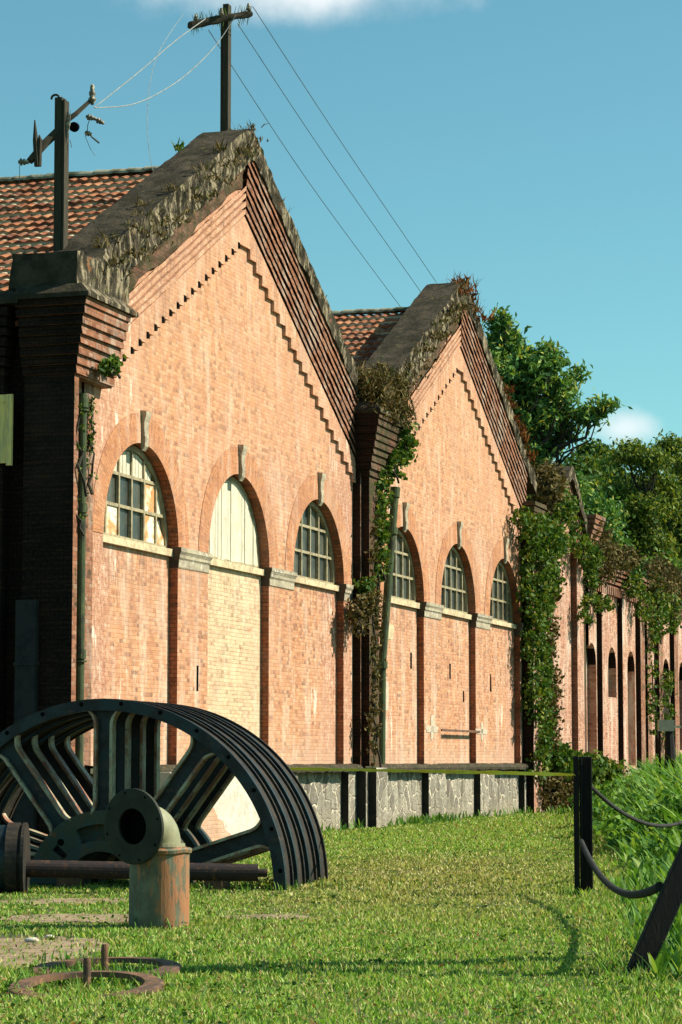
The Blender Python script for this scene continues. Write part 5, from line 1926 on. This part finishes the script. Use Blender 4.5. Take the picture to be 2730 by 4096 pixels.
# bend
yw = R(35.5)
hd = Vector((-math.sin(yw), -math.cos(yw), 0))
pts = [Vector((0, 0, 0.765)), Vector((0, 0, 0.785))]
RB = 0.185
for k in range(1, 11):
    a = math.pi / 2 * k / 10
    pts.append(Vector((0, 0, 0.785)) + hd * (RB * (1 - math.cos(a))) + Vector((0, 0, RB * math.sin(a))))
end = pts[-1] + hd * 0.2
pts.append(end)
mb.tube(pts, 0.205, 32, caps=False)
mb.build('bend', M['flange'], el, smooth=True)
mb = MB()
mb.tube([(0, 0, 0.768), (0, 0, 0.80)], 0.245, 32)
mb.build('bend_collar', M['flange'], el)
mb = MB()
sidev = Vector((math.cos(yw), -math.sin(yw), 0))
tiltv = (Vector((0, 0, 1)) + hd * 0.06).normalized()
P = []
fc = end
for (r_, d_) in ((0.172, -0.02), (0.35, -0.02), (0.362, -0.012), (0.362, 0.018), (0.35, 0.026), (0.172, 0.026), (0.172, -0.02)):
    P.append([fc + hd * d_ + (sidev * math.cos(2 * math.pi * k / 56) + tiltv * math.sin(2 * math.pi * k / 56)) * r_ for k in range(56)])
mb.grid(P, close=True)
fl = mb.build('flange', M['flangeshade'], el)
for k in range(8):
    mb = MB()
    a = 2 * math.pi * (k + 0.3) / 8
    c_ = fc + (sidev * math.cos(a) + tiltv * math.sin(a)) * 0.325
    mb.tube([c_ + hd * 0.024, c_ + hd * 0.03], 0.012, 8)
    mb.build('bolt_hole', M['dark'], fl)
mb = MB()
mb.tube([fc - hd * 0.15, fc - hd * 0.14], 0.17, 28)
P = []
for d_ in (0.0, -0.14):
    P.append([fc + hd * (d_ + 0.0) + (sidev * math.cos(2 * math.pi * k / 28) + tiltv * math.sin(2 * math.pi * k / 28)) * 0.171 for k in range(28)])
mb.grid(P, close=True)
mb.build('bore', M['dark'], el)

# ------------------------------------------------------------------ rusty rings with stubs in the foreground
def ring_thing(x, y, rr, tilt, label, stub, wob):
    root = empty('ground_flange', (x, y, 0), 0, label, 'rusty ring', 'rusty rings in the foreground grass')
    mb = MB()
    P = []
    N = 64
    for k in range(N):
        a = 2 * math.pi * k / N
        c_, s_ = math.cos(a), math.sin(a)
        zt = 0.042 + tilt * s_ * rr + wob * c_
        row = []
        for (r_, dz) in ((rr, -0.025), (rr, 0.015), (rr - 0.015, 0.022), (rr - 0.13, 0.022), (rr - 0.135, -0.015)):
            row.append((r_ * c_, r_ * s_, zt + dz))
        P.append(row)
    P.append(P[0])
    mb.grid(P, close=True)
    mb.build('rim', M['rust'], root)
    mb = MB()
    sx, sy, sh, sr = stub
    mb.tube([(sx, sy, -0.02), (sx, sy, sh - 0.02), (sx, sy, sh)], [sr, sr * 0.96, sr * 0.85], 14)
    mb.build('stub', M['rust'], root)
    return root


ring_thing(-1.76, 17.5, 0.535, 0.085, 'front rusty iron ring with a short stub lying in the grass', (-0.02, 0.25, 0.22, 0.028), 0.01)
ring_thing(-1.76, 18.95, 0.56, 0.05, 'rear rusty iron ring with a short stub half hidden by the front ring', (0.0, -0.1, 0.235, 0.028), 0.01)
# bare patch of soil
def soil_patch(x, y, rx, ry, seed):
    mb = MB()
    pts = []
    N = 40
    for k in range(N):
        a = 2 * math.pi * k / N
        rr = 1 + 0.3 * vnoise(math.cos(a) * 1.7 + seed, math.sin(a) * 1.7) + 0.12 * vnoise(math.cos(a) * 5 + seed, math.sin(a) * 5)
        pts.append((x + rx * rr * math.cos(a), y + ry * rr * math.sin(a), 0.006))
    mb.poly(pts)
    o = mb.build('soil', M['soil'])
    tag(o, 'bare brown soil patch in the lawn', None, None, 'structure')


SOIL = [(-2.95, 21.3, 1.0, 2.0, 1), (-2.6, 25.6, 1.1, 0.7, 5), (-0.75, 25.7, 0.5, 0.5, 8), (-3.0, 28.6, 1.2, 0.6, 11)]
for q in SOIL:
    soil_patch(*q)
for (x_, y_, r_, lab) in ((-2.72, 22.3, 0.05, 'larger white stone on the bare soil at left'), (-2.62, 22.75, 0.035, 'smaller white stone on the bare soil at left')):
    mb = MB()
    P = []
    for i in range(7):
        th_ = math.pi * i / 6
        P.append([(r_ * (1.3 + .3 * vnoise(k, i)) * math.sin(th_) * math.cos(k * math.pi / 5), r_ * math.sin(th_) * math.sin(k * math.pi / 5), r_ * 0.5 * math.cos(th_) + 0.02) for k in range(10)])
    mb.grid(P, close=True)
    o = mb.build('stone', M['plaster'], smooth=True)
    o.location = (x_, y_, 0)
    tag(o, lab, 'stone')

# ------------------------------------------------------------------ posts, cables, tape
po = empty('fence_post', (2.86, 29.8, 0), R(-6), 'upright dark rail post at the right edge of the lawn', 'post')
mb = MB()
mb.box(-0.105, -0.038, -0.05, 0.07, -0.2, 1.645)
mb.build('rail', M['postedge'] if 'postedge' in M else M['post'], po, bevel=0.006)
mb = MB()
mb.box(-0.035, 0.115, -0.02, 0.10, -0.2, 1.64)
mb.box(-0.02, 0.0, -0.06, -0.02, -0.2, 1.62)
mb.box(0.09, 0.115, -0.06, -0.02, -0.2, 1.62)
mb.build('beam', M['post'], po, bevel=0.006)
lp = empty('leaning_post', (2.13, 18.8, 0), 0, 'black leaning beam of a tall A frame at the right edge of the lawn', 'post')
mb = MB()
a = Vector((0.0, 0, -0.12))
b_ = Vector((2.75, 0.8, 5.6))
d = (b_ - a).normalized()
s1 = d.cross(Vector((0, 1, 0))).normalized()
s2 = d.cross(s1).normalized()
P = []
for c_ in (a, b_):
    P.append([c_ + s1 * u_ * 0.082 + s2 * v_ * 0.07 for (u_, v_) in ((-1, -1), (1, -1), (1, 1), (-1, 1))])
mb.grid(P, close=True)
mb.poly(list(reversed(P[0])))
mb.poly(P[1])
mb.build('beam', M['post'], lp, bevel=0.008)
mb = MB()
a = Vector((0.47, 0.3, 0.75))
b_ = Vector((0.62, 0.9, -0.1))
mb.tube([a, b_], 0.045, 6)
mb.build('strut', M['post'], lp)
mb = MB()
mb.tube([Vector((3.3, 2.5, -0.1)), Vector((2.75, 0.8, 5.6))], 0.2, 8)  # leg out of view, thickened to broaden its shadow on the lawn
mb.tube([Vector((1.35, 0.39, 2.7)), Vector((3.1, 0.9, 6.3))], 0.16, 8)  # unseen upper beam added to strengthen the shadow band on the lawn
mb.tube([Vector((3.16, 2.05, 1.4)), Vector((0.85, 0.25, 1.75))], 0.03, 6)
mb.build('leg_and_shadow_beam', M['post'], lp)


def rope(name, p0, p1, sag, r, label, tail=None):
    p0, p1 = Vector(p0), Vector(p1)
    n = 240
    mb = MB()
    pts, rs = [], []
    for k in range(n + 1):
        t_ = k / n
        p = p0.lerp(p1, t_)
        p.z -= sag * 4 * t_ * (1 - t_)
        pts.append(p - p0)
        rs.append(r * (1 + 0.2 * math.sin(k * 2.1)))
    mb.tube(pts, rs, 9)
    o = mb.build(name, M['rope'])
    o.location = p0
    return tag(o, label, 'cable', 'cables slung from the post')


rope('slung_cable', wp(2340, 3120, 29.8), (6.5, 41.5, 1.45), 0.72, 0.024, 'thin upper cable sagging from the post out of the picture')
rope('slung_cable', wp(2325, 3365, 29.7), wp(2640, 3545, 18.95), 0.27, 0.030, 'thick lower cable sagging from the post to the leaning beam')
# caution tape
tp_ = [wp(2300, 3099, 29.75), wp(2000, 3091, 31), wp(1700, 3085, 33), wp(1400, 3079, 35), wp(1100, 3074, 37)]
mb = MB()
P = []
for k in range(61):
    t_ = k / 60 * 4
    i = min(3, int(t_))
    c_ = tp_[i].lerp(tp_[i + 1], t_ - i) - tp_[0]
    wv = 0.02 + 0.008 * vnoise(k * 0.7, 2)
    tw = 0.02 * vnoise(k * 0.4, 7)
    P.append([c_ + Vector((-0.012, 0.012 + tw, wv)), c_ + Vector((0.012, -0.012 - tw, -wv))])
mb.grid(P)
o = mb.build('caution_tape', M['tape'])
o.location = tp_[0]
o.modifiers.new('thickness', 'SOLIDIFY').thickness = 0.002
tag(o, 'yellow caution tape stretched from the post across the lawn', 'tape')
# small marker post by the arcade
mkp = wp(2680, 3100, 62)
mk = empty('marker_post', (mkp.x, mkp.y, ground_z(mkp.x, mkp.y)), 0, 'small dark post carrying a pale box near the arcade', 'post')
mb = MB()
hh = wp(2680, 2925, 62).z - mk.location.z
mb.tube([(0, 0, -0.2), (0.02, 0, hh * 0.6), (0, 0, hh)], [0.16, 0.15, 0.10], 8)
mb.tube([(-0.24, 0, -0.2), (-0.24, 0, hh)], 0.03, 6)
mb.build('stem', M['post'], mk)
mb = MB()
mb.box(-0.27, 0.12, -0.12, 0.1, hh, hh + 0.28)
mb.box(0.12, 0.3, -0.02, 0.02, hh + 0.08, hh + 0.14)
mb.build('box', M['cement'], mk)

# ------------------------------------------------------------------ grass
def lawn():
    pts = []
    N = 420000
    # sample Z with density falling with distance
    uu = rng.random(N)
    zmin, zmax = 14.2, 78.0
    e = 0.30
    Z = (zmin ** e + uu * (zmax ** e - zmin ** e)) ** (1 / e)
    X = (rng.random(N) * 0.36 - 0.18) * Z
    # clear of the facade
    s_n = (X - P0.x) * NV.x + (Z - P0.y) * NV.y
    keep = s_n > 0.1
    for (sx, sy, rx, ry, _) in SOIL:
        q = ((X - sx) / rx) ** 2 + ((Z - sy) / ry) ** 2
        keep &= (q > 1.0) | (rng.random(N) < 0.13)
    keep &= ((X + 1.75) ** 2 + (Z - 24.32) ** 2) > 0.3 ** 2
    X, Z = X[keep], Z[keep]
    n = len(X)
    gz = np.array([ground_z(a, b) for a, b in zip(X, Z)])
    sc = (Z / 20) ** 0.75
    h = rng.uniform(0.016, 0.05, n) * (0.75 + 0.25 * sc)
    # patches of longer grass
    pn = np.sin(X * 1.7 + 3 * np.sin(Z * 0.31)) * np.sin(Z * 0.9 + X) + 0.9 * np.sin(X * 17 + 4 * np.sin(Z * 5.1)) * np.sin(Z * 13 + 3 * np.sin(X * 9))
    h *= np.maximum(0.25, 1 + 0.45 * pn)
    edge = X > (2.2 + 0.085 * (Z - 22))
    h = np.where(edge, h * 2.0, h)
    wd = 0.0075 * sc * rng.uniform(0.7, 1.4, n)
    ang = rng.uniform(0, 2 * np.pi, n)
    sx, sy = np.cos(ang) * wd, np.sin(ang) * wd
    la = rng.uniform(0, 2 * np.pi, n)
    lm = h * rng.uniform(0.1, 0.9, n)
    lx_, ly_ = np.cos(la) * lm, np.sin(la) * lm
    z0 = gz - 0.004
    A_ = np.stack([X - sx, Z - sy, z0], 1)
    B_ = np.stack([X + sx, Z + sy, z0], 1)
    C_ = np.stack([X + sx * .7 + lx_ * .45, Z + sy * .7 + ly_ * .45, z0 + h * .65], 1)
    D_ = np.stack([X + lx_, Z + ly_, z0 + h], 1)
    E_ = np.stack([X - sx * .7 + lx_ * .45, Z - sy * .7 + ly_ * .45, z0 + h * .65], 1)
    V = np.stack([A_, B_, C_, D_, E_], 1).reshape(-1, 3)
    F = np.arange(5 * n).reshape(-1, 5)
    o = np_mesh('grass', V, F, M['blade'])
    tag(o, 'short green and straw coloured lawn grass', None, None, 'stuff')


lawn()
lz = rng.uniform(15, 45, 5200)
lxx = (rng.random(5200) * 0.28 - 0.14) * lz
cc_ = np.stack([lxx, lz, np.array([ground_z(a, b) for a, b in zip(lxx, lz)]) + rng.uniform(0.015, 0.045, 5200)], 1)
V_, F_ = leaf_quads(cc_[:2600], 0.05, aspect=0.45, nrm=(0, 0, 1.6))
tag(np_mesh('leaf_litter', V_, F_, M['litter']), 'dry fallen leaves scattered over the lawn', None, None, 'stuff')
g_ = np.repeat(cc_[2600:2850], 14, axis=0) + rng.normal(size=(3500, 3)) * np.array([0.09, 0.12, 0.006])
g_[:, 2] = np.maximum(g_[:, 2], 0.03) + 0.02
V_, F_ = leaf_quads(g_, 0.04, aspect=0.8, nrm=(0, 0, 1.2))
tag(np_mesh('clover', V_, F_, M['ivy']), 'low broad leaved weeds growing through the lawn', None, None, 'stuff')


def long_blades(name, label, X, Y, h, wd, mat, seg=5, curl=0.6, kind='stuff', cat=None, zb=None):
    n = len(X)
    z0 = np.array([ground_z(a, b) for a, b in zip(X, Y)]) - 0.02 if zb is None else zb
    ang = rng.uniform(0, 2 * np.pi, n)
    lean = rng.uniform(0.05, 0.45, n) * h
    cl = rng.uniform(0.2, 1.0, n) * curl * h
    dx, dy = np.cos(ang), np.sin(ang)
    sxx, syy = -dy, dx
    tw = rng.uniform(-0.8, 0.8, n)
    rows = []
    for k in range(seg + 1):
        t_ = k / seg
        out = lean * t_ + cl * t_ ** 2.4 * 0.6
        zz = z0 + h * (t_ - 0.35 * (cl / h) * t_ ** 3)
        w_ = wd * (math.sin(math.pi * (0.18 + 0.80 * t_)) if k < seg else 0.03)
        cx_ = X + dx * out
        cy_ = Y + dy * out
        rows.append((np.stack([cx_ - sxx * w_, cy_ - syy * w_, zz], 1), np.stack([cx_ + sxx * w_, cy_ + syy * w_, zz], 1)))
    V = np.stack([p for r_ in rows for p in r_], 1).reshape(-1, 3)
    b0 = np.arange(n)[:, None] * (2 * (seg + 1))
    F = []
    for k in range(seg):
        F.append(b0 + np.array([[2 * k, 2 * k + 1, 2 * k + 3, 2 * k + 2]]))
    F = np.concatenate(F, 0)
    o = np_mesh(name, V, F, M[mat])
    if kind:
        tag(o, label, None, None, kind)
    else:
        tag(o, label, cat)
    return o


def bank_points(n, y0, y1, off0, off1):
    Y = y0 + (y1 - y0) * rng.random(n) ** 1.3
    E_ = 2.75 + 0.088 * (Y - 26)
    X = E_ + off0 + (off1 - off0) * rng.random(n)
    return X, Y


X, Y = bank_points(9500, 29.5, 82, 0.45, 4.4)
off = (X - (2.75 + 0.088 * (Y - 26)))
h = rng.uniform(0.35, 0.95, len(X)) * np.clip(0.35 + off * 0.4, 0.35, 1.25) * np.clip((Y - 20) / 18, 0.6, 1.25)
long_blades('tall_grass', 'tall bright green cane grass on the bank behind the post', X, Y, h, 0.028 + 0.022 * rng.random(len(X)) * (Y / 40), 'cane', curl=0.9)
X, Y = bank_points(4200, 18, 31, 0.15, 2.6)
h = rng.uniform(0.10, 0.5, len(X)) * np.clip(0.5 + (X - (2.75 + 0.088 * (Y - 26))) * 0.5, 0.5, 1.2)
long_blades('rank_grass', 'rank green grass along the foot of the bank', X, Y, h, rng.uniform(0.010, 0.022, len(X)), 'cane')
bs = []
for k in range(46):
    y_ = rnd.uniform(38, 78)
    x_ = 2.75 + 0.088 * (y_ - 26) + rnd.uniform(0.3, 3.2)
    bs.append((x_, y_, ground_z(x_, y_) + 0.35, 0.55, 0.6, 0.45))
bw_ = crown('bank_scrub', bs, 9000, 0.17, M['cane'], None, droop=0.3, clump=0.22, per=10, shell=0.4, aspect=0.6)
tag(bw_, 'leafy green scrub growing along the bank beyond the post', None, None, 'stuff')
# tufts round feet of things
pts = []
for (cx_, cy_, rr, n_) in ((-1.75, 24.32, 0.34, 60), (2.86, 29.75, 0.25, 60), (2.13, 18.75, 0.22, 60), (-1.8, 18.35, 0.5, 160), (-1.8, 19.7, 0.5, 120), (-1.8, 17.75, 0.5, 110), (-0.95, 31.0, 0.35, 60), (-2.4, 30.6, 0.9, 120), (3.2, 19.5, 0.6, 120), (0.2, 31.6, 0.9, 90)):
    for _ in range(n_):
        a = rnd.uniform(0, 2 * math.pi)
        q = rr * math.sqrt(rnd.uniform(0.2, 1.3))
        pts.append((cx_ + q * math.cos(a), cy_ + q * math.sin(a)))
pts = np.array(pts)
keep = ((pts[:, 0] + 1.75) ** 2 + (pts[:, 1] - 24.32) ** 2) > 0.3 ** 2
pts = pts[keep]
long_blades('grass_tufts', 'longer grass tufts round the rusty iron pieces and posts', pts[:, 0], pts[:, 1], rng.uniform(0.06, 0.2, len(pts)), 0.007 * np.ones(len(pts)), 'cane', seg=4)
# larger leaves at the foot of the plinth and the far hedge
bx = np.array([list(fw(s_, n_, 0)) for s_, n_ in [(rnd.uniform(5.2, 9.5), rnd.uniform(0.2, 0.7)) for _ in range(260)] + [(rnd.uniform(18, 34), rnd.uniform(0.7, 1.6)) for _ in range(500)] + [(rnd.uniform(-2, 20), rnd.uniform(0.25, 0.4)) for _ in range(300)]])
long_blades('plinth_weeds', 'green weeds along the foot of the stone plinth', bx[:, 0], bx[:, 1], rng.uniform(0.08, 0.34, len(bx)), 0.02 * np.ones(len(bx)), 'cane', seg=4)
